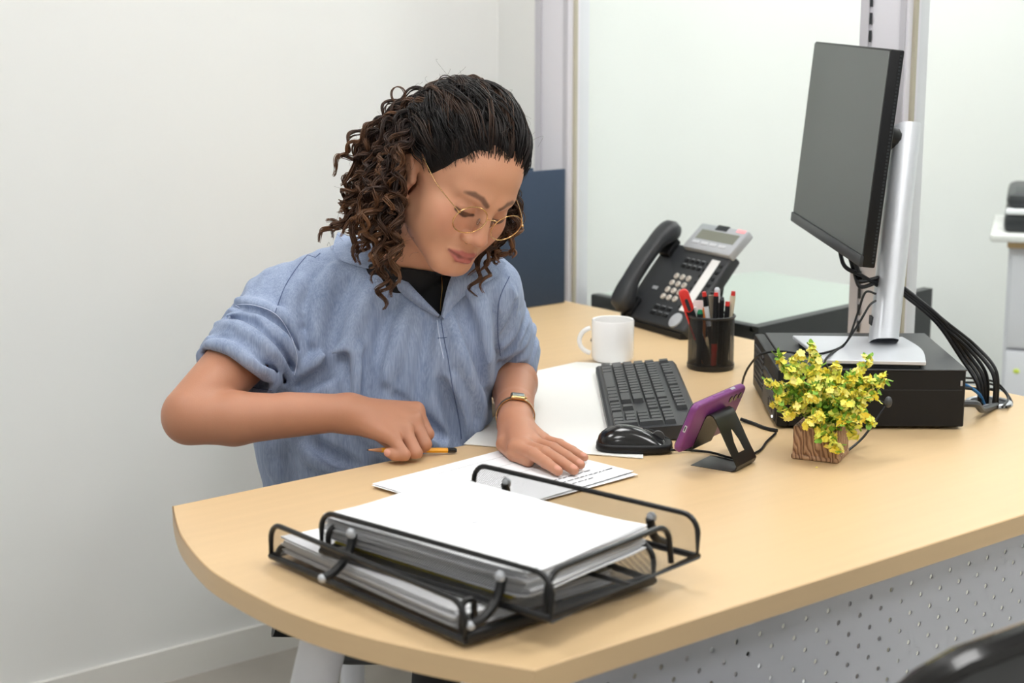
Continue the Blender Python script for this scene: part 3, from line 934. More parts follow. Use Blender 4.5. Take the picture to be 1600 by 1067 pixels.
# ---- grommet and cables behind the computer
def grommet():
    c = at(1545, 630)
    t = thing('cable_grommet', 'round grey cable grommet set in the desk behind the computer', 'grommet', (c[0], c[1], DESK_Z), 0)
    b = MB(); b.lathe([(0.029, 0.0003), (0.029, 0.004), (0.031, 0.0055), (0.036, 0.004), (0.038, 0.0003)], 40, (0, 0, 0), False, False); b.build('ring', M_silver_flat, t)
    b = MB(); b.lathe([(0.0, 0.0012), (0.029, 0.0012)], 40, (0, 0, 0), False, False); b.build('well', M_slot, t)
grommet()
gz = DESK_Z + 0.004
G = at(1545, 632, gz)
def gpt(dx, dy): return G + R_ * dx + F_ * dy
pole_exit = POLE0 + (POLE1 - POLE0) * 0.22 + R_ * 0.024
for k in range(6):
    off = np.array([0, 0, 0.005 * (k % 3)]) + F_ * 0.004 * (k // 3)
    e = gpt(-0.018 + 0.006 * k, 0.006 * ((k * 5) % 4 - 1.5))
    m1 = dep(1463 + 3 * k, 503 + 2 * k, 2.66) ; m2 = dep(1500 + 5 * k, 556 - 3 * k, 2.67 + 0.01 * (k % 3))
    m3 = e + np.array([0, 0, 0.035 + 0.004 * k]) - R_ * 0.004
    cable('cable', ('topmost', 'second', 'third', 'fourth', 'fifth', 'lowest')[k] + ' black cable of the bunch from monitor pole down to grommet',
          [pole_exit + off, m1 + off, m2, m3, e], 0.0028 if k % 2 else 0.0035)
cable('power_cable', 'thick grey power plug and cable entering the computer by the grommet',
      [pcp(pcL + 0.002, 0.05, 0.028), pcp(pcL + 0.03, 0.05, 0.028), at(1535, 640, DESK_Z + 0.012), at(1556, 633, DESK_Z + 0.004)], 0.0055, m=M_dkgrey)
cable('network_cable', 'blue network cable dropping into the grommet', [pcp(pcL + 0.001, 0.09, 0.06), at(1526, 612, DESK_Z + 0.03), at(1538, 632, gz)], 0.0028, m=mat('blue_cable', srgb(40, 110, 170), 0.4))
cable('cable', 'thin black loop cable arching right of the grommet',
      [pcp(pcL + 0.001, 0.12, 0.055), dep(1530, 592, 2.70), dep(1560, 600, 2.72), dep(1581, 628, 2.70), at(1572, 636, gz + 0.002)], 0.0018)
cable('cable', 'second thin black loop cable nested inside the outer loop by the grommet',
      [pcp(pcL + 0.001, 0.12, 0.045), dep(1536, 598, 2.70), dep(1562, 606, 2.71), dep(1575, 622, 2.70), at(1566, 636, gz + 0.002)], 0.0018)
cable('cable', 'flat black cable bridging from computer back to grommet', [pcp(pcL + 0.001, 0.06, 0.052), dep(1530, 608, 2.66), dep(1552, 609, 2.68), dep(1558, 622, 2.69), at(1558, 636, gz)], 0.0025)
# thin usb cables from the monitor pole over the computer to its front
fpt = PC_M
cable('cable', 'thin black cable looping from the monitor pole over the computer lid to its front',
      [dep(1368, 459, 2.60), dep(1352, 457, 2.58), dep(1340, 490, 2.58), at(1322, 535, DESK_Z + PC_H + 0.016), at(1290, 551, DESK_Z + PC_H + 0.016), at(1255, 553, DESK_Z + PC_H + 0.006), at(1222, 549, DESK_Z + PC_H + 0.006), at(1190, 553, DESK_Z + PC_H + 0.004), dep(1172, 570, 2.665), dep(1162, 590, 2.70), at(1158, 612, zc)], 0.0018)
cable('cable', 'thin black cable from the monitor pole disappearing behind the yellow flowers',
      [dep(1368, 470, 2.60), dep(1358, 478, 2.58), dep(1342, 505, 2.57), at(1318, 540, DESK_Z + PC_H + 0.016), at(1298, 553, DESK_Z + PC_H + 0.016), at(1289, 565, DESK_Z + PC_H + 0.017), at(1296, 578, DESK_Z + PC_H + 0.006), dep(1313, 590, 2.50), dep(1318, 612, 2.46), at(1318, 668, zc)], 0.0018)
for k, (a, bnd) in enumerate((((1312, 398), 430), ((1328, 410), 448), ((1336, 416), 440))):
    cable('monitor_cable', ('leftmost', 'middle', 'rightmost')[k] + ' thick black cable hanging from the monitor bottom to the pole',
          [dep(a[0], a[1] - 8, 2.66 - 0.02 * k), dep(a[0] + 8, a[1] + 18, 2.65), dep(1345, bnd, 2.64), dep(1372, 446 - 6 * k, 2.66)], 0.0034, group='monitor cables')
cable('cable', 'short black cable running from the stand foot along the desk to the computer front', [at(1158, 655, zc + 0.002), at(1178, 662, zc), at(1196, 669, zc), at(1214, 673, zc)], 0.003)

# bent black microphone-like stalk
def stalk():
    t = thing('bent_stalk', 'thin black bent wire stalk with round tip right of the plant', 'cable', tuple(at(1322, 707)))
    o = np.array(t.location)
    pts = [at(1318, 708, DESK_Z + 0.003), at(1330, 700, DESK_Z + 0.005), dep(1348, 684, 2.43), dep(1366, 660, 2.44), dep(1381, 638, 2.45), dep(1386, 630, 2.45)]
    b = MB(); b.tube([p - o for p in spline(pts, 8)], 0.0018, 8); b.build('wire', M_black, t)
    b = MB(); b.sphere(dep(1388, 628, 2.45) - o, (0.006, 0.006, 0.0085)); b.build('tip', M_dkgrey, t)
    pts = [dep(1386, 632, 2.452), dep(1372, 625, 2.46), dep(1358, 616, 2.47)]
    b = MB(); b.tube([p - o for p in spline(pts, 6)], 0.0016, 8); b.build('side_wire', M_black, t)
stalk()

# ---- flower pot
def plant():
    p0, p1, p2 = at(1237, 716), at(1308, 724), at(1322, 708)
    ex = (p1 - p0)[:2]; s = np.linalg.norm(ex); ex /= s
    s = 0.066
    t = thing('potted_plant', 'artificial plant with small yellow flowers in a square wood-grain pot', 'plant', (p0[0], p0[1], DESK_Z), math.atan2(ex[1], ex[0]))
    m = bpy.data.materials.new('carved_wood_pot'); m.use_nodes = True; nt = m.node_tree; bs = nt.nodes['Principled BSDF']
    tc = nt.nodes.new('ShaderNodeTexCoord'); mp = nt.nodes.new('ShaderNodeMapping'); mp.inputs['Scale'].default_value = (1, 1, 0.28)
    nt.links.new(tc.outputs['Object'], mp.inputs[0])
    wv = nt.nodes.new('ShaderNodeTexWave'); wv.inputs['Scale'].default_value = 105; wv.inputs['Distortion'].default_value = 9; wv.inputs['Detail'].default_value = 1.5; wv.inputs['Detail Scale'].default_value = 0.9
    wv.bands_direction = 'DIAGONAL'
    nt.links.new(mp.outputs[0], wv.inputs['Vector'])
    rp = nt.nodes.new('ShaderNodeValToRGB'); rp.color_ramp.elements[0].color = srgb(136, 98, 72); rp.color_ramp.elements[1].color = srgb(196, 156, 122); rp.color_ramp.elements[0].position = 0.1; rp.color_ramp.elements[1].position = 0.6
    nt.links.new(wv.outputs['Fac'], rp.inputs[0]); nt.links.new(rp.outputs[0], bs.inputs['Base Color']); bs.inputs['Roughness'].default_value = 0.55
    bp = nt.nodes.new('ShaderNodeBump'); bp.inputs['Strength'].default_value = 0.8; bp.inputs['Distance'].default_value = 0.002
    nt.links.new(wv.outputs['Fac'], bp.inputs['Height']); nt.links.new(bp.outputs[0], bs.inputs['Normal'])
    h = 0.048
    b = MB(); b.rprism(rrect(0, s, 0, s, 0.004, 3), 0.0, h, 0.003, 2); b.build('pot', m, t)
    b = MB(); b.rprism(rrect(-0.0015, s + 0.0015, -0.0015, s + 0.0015, 0.004, 3), 0.0, 0.007, 0.002, 2); b.build('pot_foot', m, t)
    M_stem = mat('plant_stem_green', srgb(110, 150, 50), 0.6)
    M_leafg = mat('leaf_green', srgb(128, 174, 58), 0.55, var=0.25, vscale=60)
    petm = [mat('petal_yellow', srgb(255, 242, 104), 0.5), mat('petal_pale_yellow', srgb(252, 242, 140), 0.5), mat('petal_lime', srgb(232, 240, 110), 0.5), mat('petal_golden', srgb(255, 234, 84), 0.5)]
    rs = np.random.default_rng(11)
    def petal_mesh(L, W, mm, name):
        b = MB(); P = []
        for i in range(5):
            u = i / 4; w = W * math.sin(PI * (0.12 + 0.80 * u)) ** 0.8
            P.append([(u * L, -w, 0.25 * W * 1.2), (u * L, 0, -0.1 * W + 0.35 * L * u * u), (u * L, w, 0.25 * W * 1.2)])
        b.grid(P); me = b.mesh(name); me.materials.append(mm); return me
    leafm = [petal_mesh(0.0100, 0.0040, M_leafg, 'leaf')]
    # a floret = four-five petals joined; each floret is one mesh, shared by colour
    def floret(mm, n, r):
        b = MB()
        for k in range(n):
            a = 2 * PI * k / n + 0.3
            P = []
            for i in range(4):
                u = i / 3; w = r * 0.44 * math.sin(PI * (0.10 + 0.68 * u))
                c = (math.cos(a), math.sin(a)); d = (-c[1], c[0])
                zz = r * (0.10 + 0.20 * u)
                P.append([(c[0]*u*r + d[0]*q*w, c[1]*u*r + d[1]*q*w, zz + (0.05 * r if q else 0)) for q in (-1, 0, 1)])
            b.grid(P)
        me = b.mesh('flower'); me.materials.append(mm); return me
    fl = [floret(mm, n, r) for mm in petm for n, r in ((4, 0.0052), (5, 0.0058))]
    ctr = np.array([s / 2, s / 2, h])
    rot = -math.atan2(ex[1], ex[0])
    def loc(v):   # world offset to local axes
        c, s_ = math.cos(rot), math.sin(rot); return np.array([v[0]*c - v[1]*s_, v[0]*s_ + v[1]*c, v[2]])
    # sprigs: end points as offsets (right, up, toward camera)
    W0 = at(1278, 676, DESK_Z + h)
    ends = [(-72,-105,0.0),(-40,-110,.01),(-20,-120,0),(-85,-65,.01),(-72,-45,.02),(-48,-75,.03),(-62,-20,.03),(-30,-50,.045),(-5,-75,.03),(-15,-20,.055),(5,20,.06),(15,28,.055),(-12,8,.06),
            (20,-90,0),(70,-98,-.01),(40,-75,.02),(65,-70,.01),(95,-70,-.005),(55,-50,.035),(75,-45,.015),(30,-40,.05),(70,-10,.03),(52,-25,.04),(20,-15,.06),(40,8,.045),(-40,-90,-.03),(10,-70,-.04),(50,-60,-.04),(-60,-50,-.03),(0,-45,.02),(-45,-35,.04),(35,-62,.0),(-25,-85,.02),(-10,-100,-.02),(-55,-85,.02),(-75,-30,.01),(60,-35,.02),(85,-58,.0),(-30,-10,.05),(45,-10,.05),(0,-60,.04),(25,-55,.03),(-20,-65,.04),(50,-80,.01)]
    places = []
    for ei, (dx, dy, toward) in enumerate(ends):
        mpp = 2.37 / FOCAL_PX
        e = loc(R_ * dx * mpp + U_ * (-dy * mpp) - F_ * toward)
        end = ctr + e
        root = ctr + np.array([rs.uniform(-.012, .012), rs.uniform(-.012, .012), -0.006])
        mid = root * 0.5 + end * 0.5 + np.array([0, 0, 0.02 if dy > -60 else 0.006]) + rs.uniform(-0.004, 0.004, 3)
        pts = spline([root, mid, end], 8)
        b = MB(); b.tube(pts, [0.0014 - 0.0007 * i / len(pts) for i in range(len(pts))], 5); st = b.build('stem', M_stem, t)
        n = len(pts)
        for i in range(4, n):
            for q in range(4):
                o = None
                dirv = np.array([rs.normal(), rs.normal(), rs.normal() + 0.5]); dirv /= np.linalg.norm(dirv)
                p = pts[i] + dirv * rs.uniform(0.002, 0.0065)
                green = (i < 10 and rs.random() < 0.85) or rs.random() < 0.25
                me = leafm[0] if green else fl[rs.integers(len(fl))]
                zz = Vector(tuple(dirv)); sc = rs.uniform(0.8, 1.15)
                qt = zz.to_track_quat('Z', 'Y') if not green else zz.to_track_quat('X', 'Z')
                places.append(('leaf' if green else 'flower', me, Matrix.LocRotScale(Vector(tuple(p)), qt, Vector((sc, sc, sc))), st))
        for q in range(3):
            p = pts[-1] + rs.normal(0, 0.0035, 3); dirv = (pts[-1] - pts[-3]); dirv = dirv / np.linalg.norm(dirv) + rs.normal(0, 0.5, 3)
            places.append(('flower', fl[rs.integers(len(fl))], Matrix.LocRotScale(Vector(tuple(p)), Vector(tuple(dirv)).to_track_quat('Z', 'Y'), Vector((1, 1, 1))), st))
    # the 300 nearest flowers and leaves are single parts; the rest of the mass is joined
    tw = Matrix.Translation(t.location) @ Matrix.Rotation(t.rotation_euler[2], 4, 'Z')
    for kind in ('flower', 'leaf'):
        pl = sorted((q for q in places if q[0] == kind), key=lambda q: float((np.array(tw @ q[2].translation) - CAMP) @ FW))
        for (nm, me, Mx, st) in pl[:300]:
            o = link(nm, me, None, st); o.matrix_local = Mx
        rest = pl[300:]
        if not rest: continue
        vs, fs, mi, mats = [], [], [], []
        for (nm, me, Mx, st) in rest:
            o0 = len(vs); vs += [tuple(Mx @ v.co) for v in me.vertices]
            if me.materials[0] not in mats: mats.append(me.materials[0])
            for p_ in me.polygons: fs.append(tuple(i + o0 for i in p_.vertices)); mi.append(mats.index(me.materials[0]))
        nm = bpy.data.meshes.new(kind + '_mass'); nm.from_pydata(vs, [], fs)
        for m_ in mats: nm.materials.append(m_)
        nm.polygons.foreach_set('material_index', mi); nm.update()
        o = bpy.data.objects.new(kind + '_mass', nm); COL.objects.link(o); o.parent = t; o['kind'] = 'stuff'
    b = MB(); b.sphere((0, 0, 0), (0.0022, 0.0014, 0.0006), 8, 5); o = b.build('fallen_petal', petm[0]); o.location = tuple(at(1276, 730, DESK_Z + 0.0009)); tag(o, 'tiny fallen yellow petal on the desk before the pot', 'petal')
plant()

# ================================================================ implicit-surface modelling for organic shapes
f32 = np.float32
def V(*p): return np.array(p, dtype=np.float64)

def sd_cone(P, a, b, ra, rb):
    """round cone between a and b"""
    a = np.asarray(a, f32); b = np.asarray(b, f32)
    ba = b - a; L2 = float(ba @ ba) + 1e-12
    pa = P - a
    t = np.clip((pa @ ba) / L2, 0, 1)
    d = pa - t[:, None] * ba
    return np.sqrt(np.einsum('ij,ij->i', d, d)) - (ra + (rb - ra) * t)

def sd_ell(P, c, r, A=None):
    """ellipsoid; A rows = axes"""
    q = P - np.asarray(c, f32)
    if A is not None: q = q @ np.asarray(A, f32).T
    r = np.asarray(r, f32)
    k0 = np.sqrt(((q / r) ** 2).sum(1)) + 1e-9
    k1 = np.sqrt(((q / (r * r)) ** 2).sum(1)) + 1e-9
    return k0 * (k0 - 1) / k1

def smin(a, b, k):
    h = np.clip(0.5 + 0.5 * (b - a) / k, 0, 1)
    return b + (a - b) * h - k * h * (1 - h)
def smax(a, b, k): return -smin(-a, -b, k)

def sd_chain(P, pts, rad, k=0.004):
    d = None
    for i in range(len(pts) - 1):
        c = sd_cone(P, pts[i], pts[i + 1], rad[i], rad[i + 1])
        d = c if d is None else (np.minimum(d, c) if k <= 0 else smin(d, c, k))
    return d

def local_eval(P, centre, radius, fn, far):
    """evaluate fn only near its bounding sphere; elsewhere return a safe distance"""
    q = P - np.asarray(centre, f32)
    dist = np.sqrt(np.einsum('ij,ij->i', q, q)) - radius
    out = np.maximum(dist, far).astype(f32)
    m = dist < far
    if m.any(): out[m] = fn(P[m])
    return out

def surface_nets(fn, lo, hi, h, B=8):
    """sparse naive surface nets of fn over the box; returns verts, quads"""
    lo = np.asarray(lo, float); hi = np.asarray(hi, float)
    nb = np.ceil((hi - lo) / (h * B)).astype(int)
    ax = [np.arange(n) for n in nb]
    bi = np.stack(np.meshgrid(*ax, indexing='ij'), -1).reshape(-1, 3)
    ctr = lo + (bi + 0.5) * (h * B)
    d = np.concatenate([fn(c.astype(f32)) for c in np.array_split(ctr, max(1, len(ctr) // 200000 + 1))])
    keep = np.abs(d) < h * B * 1.0
    bi = bi[keep]
    g = np.stack(np.meshgrid(*[np.arange(B + 1)] * 3, indexing='ij'), -1).reshape(-1, 3)
    N = nb * B + 2
    def key(ijk): return (ijk[..., 0].astype(np.int64) * N[1] + ijk[..., 1]) * N[2] + ijk[..., 2]
    VK, VP, QUADS = [], [], []
    edges = []
    for chunk in np.array_split(bi, max(1, len(bi) // 700 + 1)):
        if len(chunk) == 0: continue
        idx = chunk[:, None, :] * B + g[None]
        P = (lo + idx.reshape(-1, 3) * h).astype(f32)
        val = fn(P).reshape(len(chunk), B + 1, B + 1, B + 1)
        s = val < 0
        cs = [s[:, a:a + B, b:b + B, c:c + B] for a in (0, 1) for b in (0, 1) for c in (0, 1)]
        tot = sum(c.astype(np.int8) for c in cs)
        act = (tot > 0) & (tot < 8)
        w = np.argwhere(act)
        if len(w):
            n, i, j, k = w.T
            acc = np.zeros((len(w), 3)); cnt = np.zeros(len(w))
            cor = [(a, b, c) for a in (0, 1) for b in (0, 1) for c in (0, 1)]
            vv = {q: val[n, i + q[0], j + q[1], k + q[2]] for q in cor}
            for q in cor:
                for ax_ in range(3):
                    if q[ax_] == 0:
                        q2 = list(q); q2[ax_] = 1; q2 = tuple(q2)
                        v0, v1 = vv[q], vv[q2]
                        m = (v0 < 0) != (v1 < 0)
                        t = np.where(m, v0 / np.where(m, v0 - v1, 1), 0)
                        p = np.repeat(np.array(q, float)[None], len(w), 0); p[:, ax_] += t
                        acc += p * m[:, None]; cnt += m
            p = acc / cnt[:, None]
            cell = chunk[n] * B + np.stack([i, j, k], 1)
            VK.append(key(cell)); VP.append(lo + (cell + p) * h)
        for ax_ in range(3):
            s0 = s[:, :B, :B, :B]
            sl = [slice(0, B)] * 3; sl[ax_] = slice(1, B + 1)
            s1 = s[:, sl[0], sl[1], sl[2]]
            w = np.argwhere(s0 != s1)
            if len(w) == 0: continue
            n, i, j, k = w.T
            cell = chunk[n] * B + np.stack([i, j, k], 1)
            edges.append((ax_, cell, s0[n, i, j, k]))
    VK = np.concatenate(VK); VP = np.concatenate(VP)
    o = np.argsort(VK); VK = VK[o]; VP = VP[o]
    def look(c):
        kk = key(c); r = np.searchsorted(VK, kk); r = np.clip(r, 0, len(VK) - 1)
        return np.where(VK[r] == kk, r, -1)
    for ax_, cell, inside in edges:
        u, v = [(1, 2), (2, 0), (0, 1)][ax_]
        eu = np.zeros(3, int); eu[u] = 1; ev = np.zeros(3, int); ev[v] = 1
        ok = (cell[:, u] > 0) & (cell[:, v] > 0)
        cell, inside = cell[ok], inside[ok]
        q = np.stack([look(cell - eu - ev), look(cell - ev), look(cell), look(cell - eu)], 1)
        good = (q >= 0).all(1)
        q, inside = q[good], inside[good]
        q[~inside] = q[~inside][:, ::-1]
        QUADS.append(q)
    return VP, np.concatenate(QUADS)

def np_mesh(name, verts, faces, smooth=True, cols=None):
    me = bpy.data.meshes.new(name)
    nv, nf, k = len(verts), len(faces), faces.shape[1]
    me.vertices.add(nv); me.vertices.foreach_set('co', np.asarray(verts, f32).ravel())
    me.loops.add(nf * k); me.loops.foreach_set('vertex_index', np.asarray(faces, np.int32).ravel())
    me.polygons.add(nf); me.polygons.foreach_set('loop_start', np.arange(0, nf * k, k, dtype=np.int32))
    me.polygons.foreach_set('loop_total', np.full(nf, k, np.int32))
    me.polygons.foreach_set('use_smooth', np.full(nf, smooth))
    me.update(calc_edges=True)
    if cols is not None:
        a = me.color_attributes.new('Col', 'FLOAT_COLOR', 'POINT')
        a.data.foreach_set('color', np.concatenate([cols, np.ones((nv, 1))], 1).astype(f32).ravel())
    return me

def relax(verts, faces, it=2, lam=0.5):
    """Laplacian smoothing to remove grid stepping"""
    nv = len(verts)
    e = np.concatenate([faces[:, [0, 1]], faces[:, [1, 2]], faces[:, [2, 3]], faces[:, [3, 0]]])
    e = np.concatenate([e, e[:, ::-1]])
    deg = np.bincount(e[:, 0], minlength=nv).astype(float)
    for _ in range(it):
        acc = np.stack([np.bincount(e[:, 0], weights=verts[e[:, 1], c], minlength=nv) for c in range(3)], 1)
        verts = verts * (1 - lam) + lam * acc / np.maximum(deg, 1)[:, None]
    return verts

def trace_many(fn, pix, d0=2.0, d1=3.2, steps=70, start=None):
    """first hits of view rays with an implicit surface; nan rows where they miss"""
    r = np.array([ray(*q) for q in pix]); d = np.full(len(r), d0) if start is None else np.array(start, float)
    alive = np.ones(len(r), bool); hit = np.zeros(len(r), bool)
    for _ in range(steps):
        i = np.where(alive)[0]
        if len(i) == 0: break
        v = fn((CAMP + r[i] * d[i][:, None]).astype(f32))
        ok = v < 0.0006
        hit[i[ok]] = True; alive[i[ok]] = False
        j = i[~ok]; d[j] += np.maximum(v[~ok] * 0.85, 0.0005)
        alive[d > d1] = False
    out = CAMP + r * d[:, None]
    out[~hit] = np.nan
    return out

def trace_in_many(fn, pix):
    """hits, sliding towards the middle of the chest where a ray just misses"""
    pix = np.array(pix, float); out = trace_many(fn, pix)
    for _ in range(14):
        bad = np.isnan(out[:, 0])
        if not bad.any(): break
        pix[bad] += (np.array([600., 540.]) - pix[bad]) * .06
        out[bad] = trace_many(fn, pix[bad])
    return out

def normals_of(fn, P, e=.002):
    n = np.stack([fn((P + e * ax).astype(f32)) - fn((P - e * ax).astype(f32)) for ax in np.eye(3)], 1)
    return n / (np.linalg.norm(n, axis=1, keepdims=True) + 1e-9)

def biggest(verts, faces):
    """keep the largest connected piece"""
    n = len(verts); lab = np.arange(n)
    e = np.concatenate([faces[:, [0, 1]], faces[:, [1, 2]], faces[:, [2, 3]], faces[:, [3, 0]]]); e = np.concatenate([e, e[:, ::-1]])
    e = e[np.argsort(e[:, 0], kind='stable')]; dst = e[:, 1]
    src, st = np.unique(e[:, 0], return_index=True)
    while True:
        old = lab.copy()
        m = np.minimum(lab[src], np.minimum.reduceat(lab[dst], st))
        lab[src] = m; np.minimum.at(lab, old[src], m) if len(src) < 1 else None
        r = np.full(n, n); np.minimum.at(r, old[src], m); lab = np.minimum(lab, r[old])
        lab = lab[lab]; lab = lab[lab]
        if (lab == old).all(): break
    big = np.bincount(lab, minlength=n).argmax(); keep = lab == big
    idx = np.cumsum(keep) - 1
    return verts[keep], idx[faces[keep[faces[:, 0]]]]

# ================================================================ the seated woman
HM = np.array([[0.9690, -0.1166, 0.2178], [0.0050, -0.8723, -0.4889], [-0.2470, -0.4749, 0.8447]])
HT = np.array([1.4498, 1.9362, 1.1124])
FACE_W = 1.0
def H(x, y, z): return HT + HM @ np.array([x * FACE_W, y, z])          # head frame -> world
def to_head(P): return ((P - HT.astype(f32)) @ HM.astype(f32)) / np.array([FACE_W, 1, 1], f32)

SH_R, EL_R, WR_R = dep(446, 484, 2.54), dep(296, 648, 2.372), dep(546, 645, 2.375)
SH_L, EL_L, WR_L = dep(752, 450, 2.53), dep(800, 574, 2.69), at(806, 661, 0.774)
NECK0 = dep(606, 440, 2.55)

def sd_head(P):
    q = to_head(P).astype(f32)
    ax = np.abs(q[:, 0]); m = np.stack([ax, q[:, 1], q[:, 2]], 1)      # mirrored
    d = sd_ell(m, (0, -.012, .045), (.071, .094, .082))
    d = smin(d, sd_ell(m, (0, .036, .052), (.058, .053, .056)), .02)
    d = smin(d, sd_ell(m, (0, .032, -.012), (.060, .056, .062)), .02)
    d = smin(d, sd_ell(m, (0, .058, -.056), (.037, .036, .036)), .018)
    d = smin(d, sd_cone(m, (.049, .006, -.048), (.018, .070, -.084), .019, .017), .022)
    d = smin(d, sd_ell(m, (0, .076, -.086), (.020, .016, .0155)), .012)
    d = smin(d, sd_ell(m, (.041, .056, -.014), (.022, .024, .024)), .02)
    d = smin(d, sd_ell(m, (.043, .036, -.040), (.020, .034, .034)), .022)
    d = smin(d, sd_cone(m, (.012, .0865, .030), (.041, .069, .033), .0080, .0055), .020)      # brow
    d = smax(d, -sd_ell(m, (.030, .111, .009), (.021, .022, .0155)), .014)                    # socket
    ball = sd_ell(m, (.030, .0720, .0105), (.0165, .0148, .0145))
    d = smin(d, ball, .005)
    d = smax(d, -sd_chain(m, [(.016, .0865, .0155), (.030, .089, .0225), (.045, .0795, .0155)], [.0007, .0013, .0007]), .003)  # lid crease
    d = smax(d, -sd_chain(m, [(.017, .085, .0045), (.030, .0885, .0015), (.043, .080, .0055)], [.0005, .0014, .0005]), .002)   # lash groove
    # nose
    d = smin(d, sd_cone(m, (0, .0850, .022), (0, .1000, -.012), .0088, .0095), .010)
    d = smin(d, sd_ell(m, (0, .1020, -.0220), (.0132, .0118, .0112)), .006)
    d = smin(d, sd_ell(m, (.0140, .0940, -.0270), (.0078, .0104, .0080)), .005)
    d = smax(d, -sd_ell(m, (.0068, .0985, -.0355), (.0038, .0060, .0042)), .003)
    # mouth
    d = smax(d, -sd_ell(m, (0, .1085, -.077), (.017, .010, .008)), .010)
    d = smin(d, sd_chain(m, [(.0250, .0850, -.0555), (.011, .0940, -.0530), (0, .0955, -.0540)], [.0012, .0036, .0032]), .005)
    d = smin(d, sd_chain(m, [(.0230, .0860, -.0575), (.010, .0940, -.0630), (0, .0950, -.0640)], [.0012, .0044, .0048]), .005)
    d = smax(d, -sd_chain(m, [(.0260, .0870, -.0560), (.012, .0980, -.0580), (0, .1000, -.0582)], [.0008, .0010, .0010]), .0022)
    d = smax(d, -sd_cone(m, (0, .1045, -.040), (0, .1035, -.047), .0022, .0028), .004)        # philtrum
    # ears
    ey_, ez_ = m[:, 1] + .008, m[:, 2] + .010
    ce, se = math.cos(.38), math.sin(.38)
    m0 = m; m = np.stack([m[:, 0], ey_ * ce + ez_ * se, ez_ * ce - ey_ * se], 1)
    A = np.array([[.96, .28, 0], [-.27, .93, -.22], [-.06, .21, .97]])
    ear = sd_ell(m, (.0725, -.014, .006), (.0085, .019, .032), A)
    ear = smin(ear, sd_chain(m, [(.071, .002, .012), (.077, -.004, .034), (.080, -.022, .034), (.079, -.033, .016), (.075, -.026, -.010)], [.0026, .0034, .0036, .0034, .003]), .004)
    ear = smax(ear, -sd_ell(m, (.0815, -.011, .006), (.0065, .0105, .018), A), .004)
    ear = smin(ear, sd_ell(m, (.0695, -.009, -.027), (.005, .008, .009)), .006)
    ear = smin(ear, sd_ell(m, (.0695, .003, .001), (.005, .005, .007)), .004)
    d = smin(d, ear, .004); m = m0
    # neck
    nk = sd_cone(P, H(0, -.022, -.035), NECK0 - U_ * .03, .050, .060)
    d = smin(d, nk, .024)
    return d

def hand_sdf(P, palm, fingers, thumb):
    d = None
    for (a, b, ra, rb) in palm:
        c = sd_cone(P, a, b, ra, rb); d = c if d is None else smin(d, c, .012)
    f = None
    for pts, rad in fingers + [thumb]:
        c = sd_chain(P, pts, rad, .0025); f = c if f is None else np.minimum(f, c)
    return smin(d, f, .006)

# left hand lying flat on the papers
def desk_pt(px, py, z): return at(px, py, z)
zf = DESK_Z + 0.0065
LM = {'pinky': desk_pt(847, 687, zf + .015), 'ring': desk_pt(834, 692, zf + .018), 'mid': desk_pt(820, 697, zf + .019), 'idx': desk_pt(805, 700, zf + .017)}
LT = {'pinky': desk_pt(913, 714.5, zf + .007), 'ring': desk_pt(907, 726, zf + .007), 'mid': desk_pt(897, 734.5, zf + .007), 'idx': desk_pt(872, 736, zf + .007)}
def fing(mcp, tip, r, arch):
    v = tip - mcp
    return ([mcp, mcp + v * .42 + U_ * arch, mcp + v * .72 + U_ * arch * .55, tip], [r * 1.10, r * 1.0, r * .9, r * .76])
L_F = [fing(LM['pinky'], LT['pinky'], .0078, .004), fing(LM['ring'], LT['ring'], .0087, .005), fing(LM['mid'], LT['mid'], .0092, .005), fing(LM['idx'], LT['idx'], .0090, .005)]
L_TH = ([WR_L - F_ * .012 - R_ * .012 - U_ * .004, desk_pt(789, 694, zf + .012), desk_pt(804, 710, zf + .008), desk_pt(826, 720, zf + .007)], [.014, .0125, .0105, .0085])
L_PALM = [(WR_L, LM['pinky'], .0175, .0112), (WR_L, LM['ring'], .0185, .0118), (WR_L, LM['mid'], .0185, .0118), (WR_L - R_ * .004, LM['idx'], .0175, .0112)]

# right hand: loose fist round the pencil
RMC = {'idx': dep(650, 641, 2.405), 'mid': dep(646, 656, 2.385), 'ring': dep(632, 671, 2.365), 'pinky': dep(614, 684, 2.347)}
RPI = {'idx': dep(668, 678, 2.395), 'mid': dep(664, 694, 2.372), 'ring': dep(650, 708, 2.346), 'pinky': dep(632, 711, 2.332)}
RDI = {'idx': dep(652, 702, 2.405), 'mid': dep(648, 708, 2.382), 'ring': dep(634, 712, 2.352), 'pinky': dep(618, 712, 2.334)}
RTI = {'idx': dep(634, 700, 2.410), 'mid': dep(632, 702, 2.385), 'ring': dep(622, 706, 2.356), 'pinky': dep(607, 707, 2.337)}
R_F = [([RMC[k], RPI[k], RDI[k], RTI[k]], [r * 1.12, r * 1.04, r * .95, r * .85]) for k, r in (('idx', .0092), ('mid', .0094), ('ring', .0090), ('pinky', .0082))]
R_TH = ([WR_R + R_ * .02 + F_ * .01 - U_ * .008, dep(600, 672, 2.40), dep(622, 690, 2.425), dep(640, 698, 2.425)], [.015, .0125, .0105, .009])
R_PALM = [(WR_R, RMC['idx'], .0225, .0130), (WR_R, RMC['mid'], .0225, .0130), (WR_R - U_ * .003, RMC['ring'], .022, .0125), (WR_R - U_ * .006, RMC['pinky'], .020, .0115),
          (WR_R - U_ * .004 + R_ * .02, dep(618, 694, 2.385), .018, .013)]

